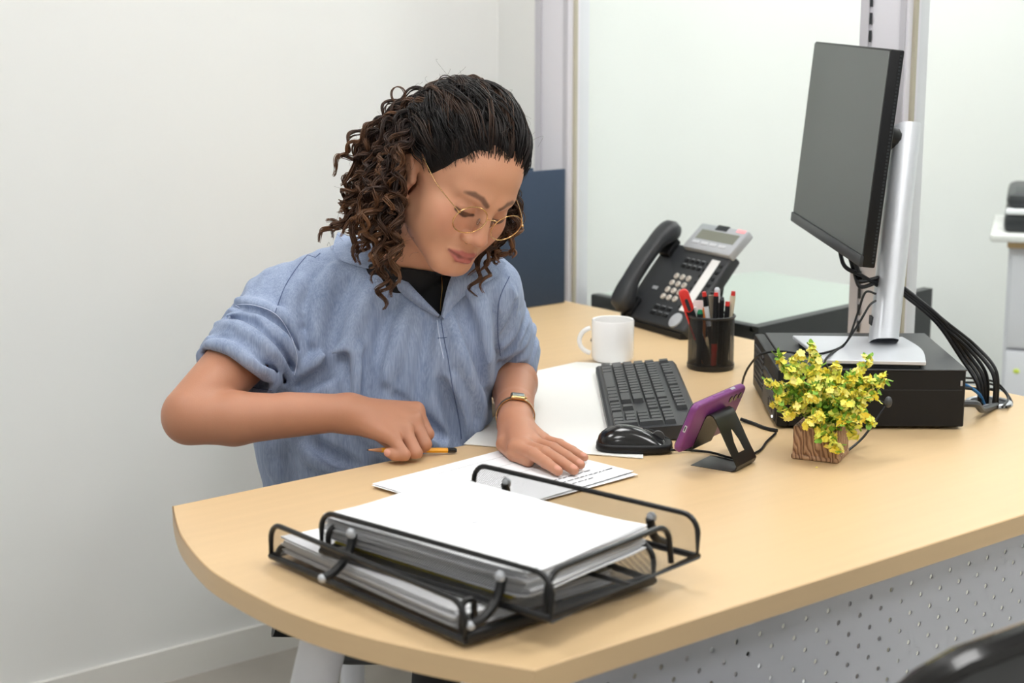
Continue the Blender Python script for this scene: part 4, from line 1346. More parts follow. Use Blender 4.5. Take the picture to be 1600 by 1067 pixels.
def sd_arm_r(P):
    d = sd_cone(P, SH_R, EL_R + U_ * .004, .050, .0375)
    d = smin(d, sd_ell(P, EL_R - U_ * .006, (.035, .035, .034)), .01)
    mid = EL_R + (WR_R - EL_R) * .28 - U_ * .006
    d = smin(d, sd_cone(P, EL_R - U_ * .005, mid, .0370, .0385), .010)
    d = smin(d, sd_cone(P, mid, WR_R, .0385, .0225), .008)
    d = smin(d, sd_cone(P, EL_R + (WR_R - EL_R) * .62, WR_R + U_ * .001, .029, .024), .01)
    return d
def sd_arm_l(P):
    d = sd_cone(P, SH_L, EL_L, .048, .040)
    mid = EL_L + (WR_L - EL_L) * .30
    d = smin(d, sd_cone(P, EL_L, mid, .036, .037), .012)
    d = smin(d, sd_cone(P, mid, WR_L + U_ * .002, .037, .0225), .01)
    d = smin(d, sd_cone(P, WR_L + (EL_L - WR_L) * .25, WR_L, .0265, .0225), .008)
    return d
def sd_hand_r(P): return hand_sdf(P, R_PALM, R_F, R_TH)
def sd_hand_l(P): return hand_sdf(P, L_PALM, L_F, L_TH)
CHEST = dep(598, 560, 2.585); BELLY = dep(588, 690, 2.60)
AXB = np.stack([R_, F_, U_])
def sd_trunk(P):
    d = sd_cone(P, NECK0 - U_ * .03, SH_R, .058, .046)
    d = smin(d, sd_cone(P, NECK0 - U_ * .03, SH_L, .058, .046), .03)
    d = smin(d, sd_ell(P, CHEST, (.138, .085, .15), AXB), .04)
    d = smin(d, sd_ell(P, BELLY, (.140, .100, .15), AXB), .04)
    return d
def sd_body(P):
    far = .03
    d = local_eval(P, H(0, .0, 0), .19, sd_head, far)
    d = smin(d, local_eval(P, CHEST - U_ * .02, .30, sd_trunk, far), .02)
    ar = local_eval(P, (SH_R + WR_R) / 2, .26, sd_arm_r, far)
    ar = smin(ar, local_eval(P, (WR_R + RPI['mid']) / 2, .115, sd_hand_r, far), .012)
    al = local_eval(P, (SH_L + WR_L) / 2, .24, sd_arm_l, far)
    al = smin(al, local_eval(P, (WR_L + LT['mid']) / 2, .125, sd_hand_l, far), .012)
    d = smin(d, ar, .02); d = smin(d, al, .02)
    return d

SKIN = np.array(srgb(207, 152, 121)[:3]); SKIN_D = np.array(srgb(168, 114, 88)[:3]); SKIN_P = np.array(srgb(214, 146, 122)[:3])
LIP = np.array(srgb(182, 100, 94)[:3]); BROW = np.array(srgb(74, 50, 40)[:3]); LASH = np.array(srgb(30, 22, 20)[:3]); NAIL = np.array(srgb(222, 160, 142)[:3])
def skin_colours(Vt):
    P = Vt.astype(f32); n = len(P); c = np.repeat(SKIN[None], n, 0)
    q = to_head(P); m = np.stack([np.abs(q[:, 0]), q[:, 1], q[:, 2]], 1)
    head = np.linalg.norm(q, axis=1) < .17
    def blend(col, w):
        nonlocal c
        c = c * (1 - w[:, None]) + col[None] * w[:, None]
    def fall(d, r0, r1): return np.clip((r1 - d) / (r1 - r0), 0, 1) * head
    # forearms and outer arms a little more tanned
    wa = np.clip((0.95 - P[:, 2]) / 0.06, 0, 1) * (~head)
    blend(SKIN_D, wa * .62)
    blend(SKIN_P, fall(sd_ell(m, (.042, .075, -.012), (.018, .02, .016)), 0, .016) * .35)
    blend(SKIN_P, fall(sd_ell(m, (0, .108, -.022), (.012, .012, .012)), 0, .008) * .4)
    up = sd_chain(m, [(.0240, .0860, -.0560), (.011, .0955, -.0535), (0, .0970, -.0545)], [.0010, .0030, .0028], .002)
    lo = sd_chain(m, [(.0225, .0865, -.0580), (.010, .0955, -.0625), (0, .0970, -.0635)], [.0010, .0040, .0044], .002)
    blend(LIP, fall(np.minimum(up, lo), .0006, .0024) * .9)
    slit = sd_chain(m, [(.0260, .0870, -.0560), (.012, .0980, -.0580), (0, .1000, -.0582)], [.0006, .0008, .0008])
    blend(np.array(srgb(110, 58, 54)[:3]), fall(slit, .0006, .002) * .7)
    br = sd_chain(m, [(.012, .0965, .0285), (.024, .094, .0365), (.035, .086, .0375), (.044, .076, .0340)], [.0012, .0020, .0015, .0004], .002)
    blend(BROW, fall(br, .001, .0036) * .75)
    ls = sd_chain(m, [(.017, .0850, .0050), (.030, .0890, .0018), (.0450, .0790, .0065)], [.0012, .0044, .0020])
    blend(LASH, fall(ls, .0006, .0018) * .95)
    blend(SKIN_D, fall(sd_ell(m, (.031, .085, .014), (.018, .012, .010)), 0, .006) * .35)
    # nails on the flat hand
    for k in ('pinky', 'ring', 'mid', 'idx'):
        v = LT[k] - LM[k]; v /= np.linalg.norm(v)
        d = sd_ell(P, LT[k] + v * .001 + U_ * .0055, (.0052, .0052, .003))
        blend(NAIL, np.clip((.0015 - d) / .0015, 0, 1) * .5)
    v = RTI['pinky'] - RDI['pinky']; v /= np.linalg.norm(v)
    d = sd_ell(P, RTI['pinky'] + v * .002 - F_ * .005, (.0055, .0055, .0045)); blend(NAIL, np.clip((.0015 - d) / .0015, 0, 1) * .8)
    return c

def vcol_mat(name, rough, sss=0.0, bump=0.0, bscale=400, spec=0.5, var=0.0):
    m = mat(name, (1, 1, 1, 1), rough, spec=spec, bump=bump, bscale=bscale, sss=sss)
    nt = m.node_tree; a = nt.nodes.new('ShaderNodeVertexColor'); a.layer_name = 'Col'
    nt.links.new(a.outputs['Color'], nt.nodes['Principled BSDF'].inputs['Base Color'])
    return m
M_skin = vcol_mat('warm_brown_skin', 0.46, sss=0.12, bump=0.12, bscale=900, spec=0.42)

person = thing('person', 'seated person in a loose blue shirt and round glasses bending over papers', 'person', (float(CHEST[0]), float(CHEST[1]), 0.0))
PERSON_INV = Matrix.Translation((-float(CHEST[0]), -float(CHEST[1]), 0.0))
POFF = np.array([CHEST[0], CHEST[1], 0.0])
vb, fb = surface_nets(sd_body, (0.94, 1.60, 0.62), (1.78, 2.28, 1.28), 0.0018)
vb = relax(vb, fb, 2, .4)
# keep the underside of hands on the desk
vb[:, 2] = np.where((vb[:, 1] < 1.88) & (vb[:, 2] < DESK_Z + .0062), np.maximum(vb[:, 2], DESK_Z + .0062), vb[:, 2])
body = link('body', np_mesh('body', vb - POFF, fb, cols=skin_colours(vb)), M_skin, person)

# ---------------------------------------------------------------- clothing
HEM_R0, HEM_R1 = SH_R, dep(366, 588, 2.435)
HEM_L0, HEM_L1 = SH_L, dep(801, 562, 2.66)
HIPS = dep(590, 830, 2.62)
SL_R0, SL_L0 = dep(432, 494, 2.540), dep(750, 462, 2.54)
def shirt_base(P):
    d = sd_cone(P, dep(585, 432, 2.565), dep(456, 472, 2.545), .066, .060)
    d = smin(d, sd_cone(P, dep(640, 432, 2.565), dep(748, 454, 2.54), .064, .060), .03)
    d = smin(d, sd_ell(P, dep(600, 560, 2.585), (.168, .105, .155), AXB), .05)
    d = smin(d, sd_ell(P, dep(596, 492, 2.550), (.125, .082, .078), AXB), .035)
    d = smin(d, sd_ell(P, dep(545, 570, 2.515), (.075, .06, .075), AXB), .05)
    d = smin(d, sd_ell(P, dep(690, 560, 2.515), (.075, .06, .075), AXB), .05)
    d = smin(d, sd_ell(P, dep(584, 690, 2.595), (.188, .140, .15), AXB), .06)
    d = smin(d, sd_ell(P, HIPS, (.190, .145, .14), AXB), .05)
    # right sleeve
    s = sd_cone(P, dep(432, 494, 2.540), HEM_R1, .063, .0640)
    ax = (HEM_R1 - SH_R); ax /= np.linalg.norm(ax)
    s = smax(s, (P - HEM_R1.astype(f32)) @ ax.astype(f32), .006)
    s = smax(s, -sd_cone(P, HEM_R1 - ax * .006, EL_R, .051, .052), .004)
    d = smin(d, s, .028)
    ax = (HEM_L1 - SH_L); ax /= np.linalg.norm(ax)
    s = sd_cone(P, dep(750, 462, 2.54), HEM_L1, .060, .0500)
    s = smax(s, (P - HEM_L1.astype(f32)) @ ax.astype(f32), .006)
    s = smax(s, -sd_cone(P, HEM_L1 - ax * .006, EL_L, .042, .043), .004)
    d = smin(d, s, .025)
    return d

FOLDS = []          # (kind, points, radius, smoothness)
def fold(kind, px, r=.006, k=.016, inset=None):
    pts = trace_many(shirt_base, px); pts = pts[~np.isnan(pts[:, 0])]
    if len(pts) < 2: return
    pts = np.array(spline(pts, 3))
    off = (r * .05 if kind > 0 else 0.0) if inset is None else inset
    g = list(pts - normals_of(shirt_base, pts) * off)
    n = len(g); rad = [r * (0.35 + 0.65 * math.sin(PI * (i + .6) / (n + .2)) ** .7) for i in range(n)]
    c = np.mean(g, 0); R = max(np.linalg.norm(q - c) for q in g) + r
    FOLDS.append((kind, g, rad, k, c, R))
# rolled right sleeve
for L_ in ([(356,484),(400,496),(440,530),(470,575)], [(340,508),(378,514),(422,548),(457,592)], [(326,538),(362,545),(402,574),(440,603)], [(318,560),(348,570),(380,592)], [(372,470),(415,482),(455,510),(478,560)]): fold(1, L_, .0125, .007)
for L_ in ([(348,497),(388,504),(430,540),(463,586)], [(332,524),(368,530),(410,563),(449,599)], [(321,551),(352,558),(390,584),(420,603)], [(366,478),(408,490),(448,522),(473,570)]): fold(-1, L_, .0058, .008)
# underarm drape and side
fold(1, [(462,588),(500,566),(532,548),(552,546)], .015, .012); fold(-1, [(474,604),(512,580),(540,564),(550,580),(552,612)], .014, .012)
fold(1, [(556,540),(562,580),(561,640)], .013, .012); fold(-1, [(572,560),(576,600),(574,640)], .008, .012)
# chest drape
for L_ in ([(598,430),(566,480),(548,530)], [(640,482),(622,530),(606,590)], [(520,420),(500,470),(492,530)], [(735,455),(752,505),(762,560)], [(704,500),(722,560),(742,620),(752,655)], [(470,440),(455,470),(462,500)]): fold(1, L_, .013, .014)
for L_ in ([(606,486),(592,530),(578,590),(572,640)], [(545,440),(524,500),(515,560)], [(722,470),(738,530),(756,600)], [(672,500),(660,560),(650,630)]): fold(-1, L_, .011, .012)
# left sleeve
for L_ in ([(800,452),(806,480),(796,510)], [(812,495),(800,525),(782,545)], [(815,525),(803,545),(786,560)]): fold(1, L_, .0055, .010)
for L_ in ([(806,470),(800,500),(786,525)], [(815,512),(800,538),(784,553)], [(770,470),(778,520),(776,560)]): fold(-1, L_, .005, .008)
# waist and belly
for L_ in ([(706,590),(722,640),(728,684)], [(600,640),(640,672),(676,690)], [(470,700),(505,725),(540,735)], [(420,705),(432,745)], [(560,660),(600,700),(640,716)], [(745,610),(748,650),(736,682)]): fold(1, L_, .013, .010)
for L_ in ([(690,600),(708,650),(715,690)], [(486,690),(524,715),(556,728)], [(445,700),(455,750)], [(620,620),(660,660),(694,684)]): fold(-1, L_, .012, .009)
# V-neck
def uvw(P): q = P - CAMP.astype(f32); return q @ R_.astype(f32), q @ UPV.astype(f32), q @ FW.astype(f32)
def vpt(px, py, d=2.47): return (px - 800) / FOCAL_PX * d, (533.5 - py) / FOCAL_PX * d
VA, VB, VC = vpt(604, 410), vpt(708, 402), vpt(688, 496)
def sd_tri(u, v, pts):
    d = None
    for i in range(3):
        a, b = pts[i], pts[(i + 1) % 3]; ex, ey = b[0] - a[0], b[1] - a[1]; L = math.hypot(ex, ey)
        c = ((u - a[0]) * ey - (v - a[1]) * ex) / L
        d = c if d is None else np.maximum(d, c)
    return d
_o = (VB[0]-VA[0])*(VC[1]-VA[1]) - (VB[1]-VA[1])*(VC[0]-VA[0])
VTRI = [VA, VB, VC] if _o > 0 else [VA, VC, VB]
def neck_cut(P):
    n = sd_cone(P, dep(644, 392, 2.53), NECK0 + (H(0, -.022, -.05) - NECK0) * .95, .054, .060)
    u, v, w = uvw(P)
    t = np.maximum(sd_tri(u, v, VTRI), w - 2.56)
    return np.minimum(n, t)
def shirt_sdf(P):
    d = shirt_base(P)
    near = np.abs(d) < .03
    if near.any():
        Q = P[near]; e = d[near]
        x = Q @ R_.astype(f32); z = Q[:, 2]
        e = e + .0011 * np.sin(x * 95 + 3 * np.sin(z * 40)) * np.sin(z * 33 + x * 20) + .0007 * np.sin(x * 210 + z * 60)
        for (a0, b0, amp, lam, off) in ((SL_R0, HEM_R1, .0046, .0235, .8), (SL_L0, HEM_L1, .0040, .0225, 2.0)):      # gathered sleeves
            ax = b0 - a0; Ls = np.linalg.norm(ax); ax = ax / Ls; q = Q - a0.astype(f32); sI = q @ ax.astype(f32)
            rad_ = q - sI[:, None] * ax.astype(f32); rl = np.sqrt((rad_ ** 2).sum(1))
            ph = np.arctan2(rad_ @ UPV.astype(f32), rad_ @ R_.astype(f32))
            wt = np.clip((sI / Ls - .22) / .25, 0, 1) * np.clip((Ls - .010 - sI) / .02, 0, 1) * np.clip((.095 - rl) / .02, 0, 1)
            w_ = np.sin(sI / lam * 2 * PI + 1.3 * np.sin(ph * 2 + off) + .8 * np.sin(ph * 5 + sI * 60))
            e = e - amp * wt * (np.abs(w_) ** .7 * np.sign(w_)) * (.65 + .35 * np.sin(ph * 3 + sI * 90 + off))
        lowm = np.clip((.90 - z) / .08, 0, 1)
        e = e - .0022 * lowm * np.sin((x + .25 * z) / .052 * 2 * PI + 1.5 * np.sin(z * 14))
        for kind, g, rad, k, c, R in FOLDS:
            m = np.linalg.norm(Q - c.astype(f32), axis=1) < R + .03
            if not m.any(): continue
            f = sd_chain(Q[m], g, rad, 0)
            e[m] = smin(e[m], f, k) if kind > 0 else smax(e[m], -f, k)
        e = smax(e, -neck_cut(Q), .003)
        e = np.maximum(e, .50 - Q[:, 2])
        d = d.copy(); d[near] = e
    return d
M_shirt = bpy.data.materials.new('blue_chambray'); M_shirt.use_nodes = True
def _shirt_mat():
    nt = M_shirt.node_tree; b = nt.nodes['Principled BSDF']; b.inputs['Roughness'].default_value = 0.85; b.inputs['Sheen Weight'].default_value = 0.15
    b.inputs['Specular IOR Level'].default_value = 0.2
    tc = nt.nodes.new('ShaderNodeTexCoord'); mp = nt.nodes.new('ShaderNodeMapping'); mp.inputs['Rotation'].default_value = (0, 0.12, YAW); mp.inputs['Scale'].default_value = (1, 1, 0.05)
    nt.links.new(tc.outputs['Object'], mp.inputs[0])
    n1 = nt.nodes.new('ShaderNodeTexNoise'); n1.inputs['Scale'].default_value = 520; n1.inputs['Detail'].default_value = 4
    n2 = nt.nodes.new('ShaderNodeTexNoise'); n2.inputs['Scale'].default_value = 60; n2.inputs['Detail'].default_value = 3
    nt.links.new(mp.outputs[0], n1.inputs['Vector']); nt.links.new(mp.outputs[0], n2.inputs['Vector'])
    ad = nt.nodes.new('ShaderNodeMath'); ad.operation = 'MULTIPLY_ADD'; ad.inputs[1].default_value = 0.6
    nt.links.new(n1.outputs['Fac'], ad.inputs[0]); 
    m2 = nt.nodes.new('ShaderNodeMath'); m2.operation = 'MULTIPLY'; m2.inputs[1].default_value = 0.4
    nt.links.new(n2.outputs['Fac'], m2.inputs[0]); nt.links.new(m2.outputs[0], ad.inputs[2])
    rp = nt.nodes.new('ShaderNodeValToRGB'); rp.color_ramp.elements[0].position = .32; rp.color_ramp.elements[1].position = .68
    rp.color_ramp.elements[0].color = srgb(122, 138, 168); rp.color_ramp.elements[1].color = srgb(164, 177, 202)
    nt.links.new(ad.outputs[0], rp.inputs[0]); nt.links.new(rp.outputs[0], b.inputs['Base Color'])
    bp = nt.nodes.new('ShaderNodeBump'); bp.inputs['Strength'].default_value = .15; bp.inputs['Distance'].default_value = .001
    nt.links.new(ad.outputs[0], bp.inputs['Height']); nt.links.new(bp.outputs[0], b.inputs['Normal'])
_shirt_mat()
vs_, fs_ = surface_nets(shirt_sdf, (1.02, 1.72, 0.48), (1.78, 2.36, 1.10), 0.0025)
vs_, fs_ = biggest(vs_, fs_); vs_ = relax(vs_, fs_, 1, .35)
shirt = link('shirt', np_mesh('shirt', vs_ - POFF, fs_), M_shirt, person)

# stitched seams lying on the cloth
M_seam = mat('seam_thread', srgb(92, 106, 140), 0.9); M_seam_l = mat('pale_stitch', srgb(196, 206, 226), 0.9)
for L_, mm in (([(356,478),(392,476),(430,490),(452,520),(464,556),(460,586)], M_seam_l), ([(494,386),(470,410),(446,446),(430,488)], M_seam), ([(689,498),(694,530),(700,560),(708,610),(717,655),(721,686)], M_seam),
               ([(683,500),(687,530),(693,560)], M_seam_l), ([(796,432),(780,470),(778,520),(782,556)], M_seam), ([(318,574),(350,588),(390,604),(425,610)], M_seam), ([(684,528),(698,527)], M_seam)):
    pts = trace_in_many(shirt_sdf, [tuple(p) for p in spline([(a, b) for a, b in L_], 5)])
    b = MB(); b.tube([p - POFF - FW * .0002 for p in pts], .0007, 5); b.build('seam', mm, shirt)

# collar: folded ribbons following the neckline
def ribbon(outer, inner, th=.0022, lift_o=.0035, lift_i=.006, name='collar'):
    O, I = [], []
    O = list(trace_in_many(shirt_base, outer) - np.array([ray(*q) for q in outer]) * lift_o)
    for (x, y, d) in inner: I.append(dep(x, y, d))
    O = np.array(spline(O, 5)); I = np.array(spline(I, 5))
    rows = []
    for i in range(len(O)):
        row = []
        for j in range(6):
            u = j / 5
            p = I[i] * (1 - u) + O[i] * u
            p = p - FW * .010 * math.sin(PI * u) * (1 - u * .3)
            row.append(p)
        rows.append(row)
    A = np.array(rows); Bk = A + FW * th
    b = MB(); b.grid(A - POFF); b.grid((Bk - POFF)[:, ::-1])
    for e1, e2 in ((A[:, 0], Bk[:, 0]), (Bk[:, -1], A[:, -1]), (Bk[0], A[0]), (A[-1], Bk[-1])): b.grid(np.stack([e1, e2], 1) - POFF)
    b.build(name, M_shirt, shirt, angle=70)
def dd(px, py): 
    p = trace_in_many(shirt_base, [(px, py)])[0]; return (p - CAMP) @ FW
ribbon([(520,388),(532,406),(560,416),(588,424),(612,444),(646,474),(684,496)],
       [(528,362,2.60),(552,372,2.56),(580,388,2.53),(602,404,2.49),(624,426,2.468),(654,458,2.458),(687,492,dd(687,494)-.004)])
ribbon([(792,412),(775,432),(750,446),(726,462),(708,480),(694,498)],
       [(758,388,2.53),(742,398,2.50),(722,410,2.48),(707,428,2.465),(697,456,2.46),(689,493,dd(689,495)-.004)])

# black undershirt
def tee_sdf(P):
    d = np.minimum(sd_trunk(P), sd_cone(P, H(0, -.022, -.035), NECK0 - U_ * .03, .050, .060)) - .006
    d = smin(d, sd_ell(P, dep(655, 485, 2.545), (.075, .045, .06), AXB), .02)
    u, v, w = uvw(P)
    a, b = vpt(600, 414), vpt(705, 428)
    ex, ey = b[0] - a[0], b[1] - a[1]; L = math.hypot(ex, ey)
    d = smax(d, -((u - a[0]) * ey - (v - a[1]) * ex) / L, .003)
    lo = vpt(640, 520); d = np.maximum(d, lo[1] - v)
    d = np.maximum(d, w - 2.56)
    return d
vt, ft_ = surface_nets(lambda P: tee_sdf(P), (1.15, 1.75, 0.82), (1.72, 2.3, 1.05), 0.003)
vt, ft_ = biggest(vt, ft_); vt = relax(vt, ft_, 2, .4)
link('undershirt', np_mesh('undershirt', vt - POFF, ft_), mat('black_jersey', srgb(16, 16, 19), 0.9), person)

b = MB(); b.tube([p - POFF - FW * .0015 for p in trace_in_many(tee_sdf, [tuple(q) for q in spline([(690, 432), (691, 450), (689, 470), (688, 486)], 4)])], .0006, 6); b.build('necklace', mat('gold_chain', srgb(206, 168, 100), .3, metal=1.0), person)

# trousers and shoes under the desk
PEL = np.array([1.46, 2.13, 0.60])
def trouser_sdf(P):
    d = sd_ell(P, PEL, (.17, .15, .12))
    for s, kx in ((-1, 1.31), (1, 1.53)):
        hip = PEL + np.array([s * .085, -.02, -.01]); knee = np.array([kx, 1.74, .545]); ank = np.array([kx + s * .01, 1.80, .10])
        d = smin(d, sd_chain(P, [hip, knee], [.088, .066], .02), .03)
        d = smin(d, sd_chain(P, [knee, ank], [.064, .050], .02), .02)
    return np.maximum(d, .10 - P[:, 2])
vq, fq = surface_nets(trouser_sdf, (1.15, 1.6, 0.06), (1.75, 2.4, 0.74), 0.006)
link('trousers', np_mesh('trousers', relax(vq, fq, 3, .5) - POFF, fq), mat('black_trousers', srgb(24, 24, 28), 0.85, var=.1, vscale=90), person)
for kx, s in ((1.31, -1), (1.53, 1)):
    def shoe(P):
        d = sd_cone(P, (kx, 1.83, .055), (kx, 1.64, .042), .042, .036)
        d = smin(d, sd_cone(P, (kx, 1.81, .06), (kx, 1.81, .12), .042, .038), .02)
        return smax(d, .004 - P[:, 2], .006)
    vq, fq = surface_nets(shoe, (kx - .08, 1.55, -.02), (kx + .08, 1.93, 0.2), 0.005)
    link('shoe', np_mesh('shoe', vq - POFF, fq), M_black, person)

# ---------------------------------------------------------------- hair
HAIR_DARK = np.array(srgb(20, 15, 15)[:3]); HAIR_MID = np.array(srgb(58, 38, 28)[:3]); HAIR_TIP = np.array(srgb(132, 88, 54)[:3])
M_hair = vcol_mat('dark_brown_hair', 0.5, spec=0.35)
def hair_g(q): return -.72 * q[:, 1] + .69 * q[:, 2] - .10 * np.abs(q[:, 0]) + .0085
def cap_sdf(P):
    q = to_head(P).astype(f32)
    g = hair_g(q)
    # close-fitting volume over the scalp, thicker to the crown and back
    e = sd_ell(q, (0, -.018, .047), (.081, .103, .091))
    e = smin(e, sd_ell(q, (0, -.066, .010), (.078, .060, .085)), .03)
    e = smin(e, sd_ell(q, (.0, -.060, .095), (.055, .055, .045)), .03)
    wob = np.clip(g * 30, 0, 1) * (.0022 * np.sin(q[:, 0] * 190 + 3 * np.sin(q[:, 1] * 60)) + .0018 * np.sin(q[:, 2] * 170 + q[:, 1] * 90)) + np.clip(.012 - g, 0, .02) * .45
    d = e + wob
    ear = sd_ell(np.stack([np.abs(q[:, 0]), q[:, 1], q[:, 2]], 1), (.078, -.008, .002), (.022, .026, .034))
    d = smax(d, -ear, .008)
    return smax(d, -g * 1.0, .012)
lo_, hi_ = HT - .17, HT + .17
vh, fh = surface_nets(lambda P: cap_sdf(P), lo_, hi_, 0.0032)
hv = [relax(vh, fh, 2, .5)]; hf = [np.concatenate([fh[:, :3], fh[:, [0, 2, 3]]])]
hc = [np.repeat(HAIR_DARK[None] * .8, len(vh), 0)]

def tubes(paths, radii, cols, sides=3):
    """many thin strands: paths (n,m,3), radii (n,m), cols (n,m,3)"""
    paths = np.asarray(paths); n, m = paths.shape[:2]
    t = np.gradient(paths, axis=1); t /= np.linalg.norm(t, axis=2, keepdims=True) + 1e-9
    ref = np.array([.31, .77, .55]); u = np.cross(t, ref); u /= np.linalg.norm(u, axis=2, keepdims=True) + 1e-9
    w = np.cross(t, u)
    a = 2 * PI * np.arange(sides) / sides
    ring = paths[:, :, None, :] + radii[:, :, None, None] * (np.cos(a)[None, None, :, None] * u[:, :, None, :] + np.sin(a)[None, None, :, None] * w[:, :, None, :])
    V_ = ring.reshape(-1, 3); C_ = np.repeat(cols[:, :, None, :], sides, 2).reshape(-1, 3)
    i = np.arange(n)[:, None, None]; j = np.arange(m - 1)[None, :, None]; k = np.arange(sides)[None, None, :]
    b0 = (i * m + j) * sides; b1 = b0 + sides; k2 = (k + 1) % sides
    q = np.stack(np.broadcast_arrays(b0 + k, b0 + k2, b1 + k2, b1 + k), -1).reshape(-1, 4)
    return V_, np.concatenate([q[:, :3], q[:, [0, 2, 3]]]), C_
def add_hair(V_, F_c, C_):
    off = sum(len(v) for v in hv); hv.append(V_); hf.append(F_c + off); hc.append(C_)

rh = np.random.default_rng(21)
def ell_push(p, lift):
    """push a head-frame point out to the hair-cap surface plus lift"""
    c = np.array([0, -.018, .047]); r = np.array([.081, .103, .091])
    v = (p - c) / r; L = np.linalg.norm(v, axis=-1, keepdims=True)
    return c + (v / np.maximum(L, 1e-6)) * (r + lift)
# swept-back waves over the top: from the hairline to the gathered back crown
paths = []; cols = []; rads = []
m_ = 40
for cl in range(105):
    side = (cl % 53) / 26 - 1 + rh.normal(0, .02); back = cl >= 53
    st0 = np.array([.075 * math.sin(side * 1.45), .084 * math.cos(side * 1.45) - .003, .081 - .060 * abs(side) ** 1.7])
    if back: st0 += np.array([0, -rh.uniform(.02, .075) * (1 - .5 * abs(side)), rh.uniform(.01, .03)])
    en0 = np.array([rh.uniform(-.06, .03) + .02 * side, -.098 + rh.uniform(-.01, .02), .085 - .055 * abs(side) + rh.uniform(-.025, .025)])
    fr = rh.uniform(3.2, 5.5); ph = rh.uniform(0, 6.28); wv0 = rh.uniform(.0030, .0060); lf0 = rh.uniform(.5, 1.35); br0 = rh.random() ** 5
    for i in range(11):
        st = st0 + rh.normal(0, 1, 3) * np.array([.0030, .0022, .0022]) + np.array([0, .004, -.006]) * rh.uniform(-1, 1); en = en0 + rh.normal(0, .004, 3)
        mid = (st + en) / 2 + np.array([.03 * side, 0, .05])
        t = np.linspace(0, 1, m_)[:, None]
        p = (1 - t) ** 2 * st + 2 * t * (1 - t) * mid + t ** 2 * en
        lift = (-.0015 + .0125 * np.sin(np.clip(t * 1.3, 0, 1) * PI * .55)) * lf0 + rh.normal(0, .0012) * np.clip(t * 5, 0, 1)
        p = ell_push(p, lift)
        wv_ = wv0 * rh.uniform(.8, 1.2); pp = ph + rh.normal(0, .22)
        p = p + np.concatenate([wv_ * np.sin(fr * t * PI + pp), wv_ * .5 * np.cos(fr * 1.3 * t * PI + pp), wv_ * np.cos(fr * t * PI + pp)], 1) * np.clip(t * 3, 0.05, 1)
        paths.append(HT + (p * np.array([FACE_W, 1, 1])) @ HM.T)
        cc = HAIR_DARK[None] * (1 - .55 * br0 * t) + HAIR_TIP[None] * (.55 * br0 * t)
        cols.append(cc); rads.append(np.full(m_, rh.uniform(.0006, .0011)) * np.clip(np.minimum(t[:, 0] * 3.0 + .02, (1 - t[:, 0]) * 8 + .3), 0, 1))
add_hair(*tubes(np.array(paths), np.array(rads), np.array(cols)))

# curly locks: measured guides (pixel x, y, depth), blended and jittered
G_ = [
 [(650,232,2.40),(628,270,2.375),(612,330,2.365),(604,390,2.36),(598,440,2.36),(594,482,2.365)],
 [(640,225,2.42),(606,270,2.40),(585,330,2.39),(566,375,2.395),(550,405,2.41)],
 [(625,205,2.44),(586,250,2.43),(556,300,2.43),(530,340,2.45),(496,380,2.47)],
 [(618,185,2.45),(584,208,2.45),(562,238,2.45),(556,270,2.45)],
 [(640,200,2.43),(604,235,2.42),(590,290,2.42),(572,330,2.42),(560,372,2.43)],
 [(655,250,2.385),(634,300,2.365),(630,345,2.355),(634,385,2.352),(622,418,2.358)],
 [(630,240,2.41),(596,290,2.39),(598,345,2.375),(582,395,2.375),(604,435,2.37),(598,465,2.37)],
 [(630,215,2.46),(590,270,2.47),(560,325,2.48),(536,350,2.49),(512,352,2.50)],
 [(640,190,2.47),(610,250,2.48),(590,310,2.48),(575,360,2.49),(560,392,2.50)],
 [(622,170,2.45),(596,190,2.45),(575,220,2.44),(566,262,2.43),(560,300,2.43)],
 [(648,215,2.40),(622,255,2.385),(604,300,2.375),(596,360,2.37),(586,410,2.375)],
 [(632,180,2.44),(600,215,2.43),(578,260,2.42),(545,300,2.43),(528,330,2.44)],
 [(700,150,2.42),(655,148,2.43),(615,170,2.43),(585,205,2.43),(565,245,2.43)],
 [(690,165,2.40),(650,175,2.405),(622,215,2.40),(604,260,2.39),(592,310,2.385)],
 [(680,185,2.385),(650,210,2.375),(630,245,2.37),(618,290,2.365)],
 [(705,155,2.46),(660,150,2.47),(625,175,2.48),(600,220,2.48),(585,270,2.48)],
 [(670,170,2.395),(640,200,2.385),(615,240,2.38),(600,290,2.375),(590,340,2.375)],
]
G_R = [
 [(800,250,2.47),(808,310,2.48),(806,350,2.47),(800,378,2.46),(792,398,2.46)],
 [(790,290,2.47),(782,350,2.46),(760,395,2.45),(745,430,2.44),(740,462,2.44)],
 [(795,270,2.48),(796,330,2.48),(782,370,2.47),(776,392,2.46),(800,402,2.45)],
]
def guide3(g, n=28): 
    pts = [dep(*q) for q in g]
    s = np.array(spline(pts, 12)); idx = np.linspace(0, len(s) - 1, n)
    return np.stack([np.interp(idx, np.arange(len(s)), s[:, c]) for c in range(3)], 1)
gl = [guide3(g) for g in G_]; gr = [guide3(g) for g in G_R]
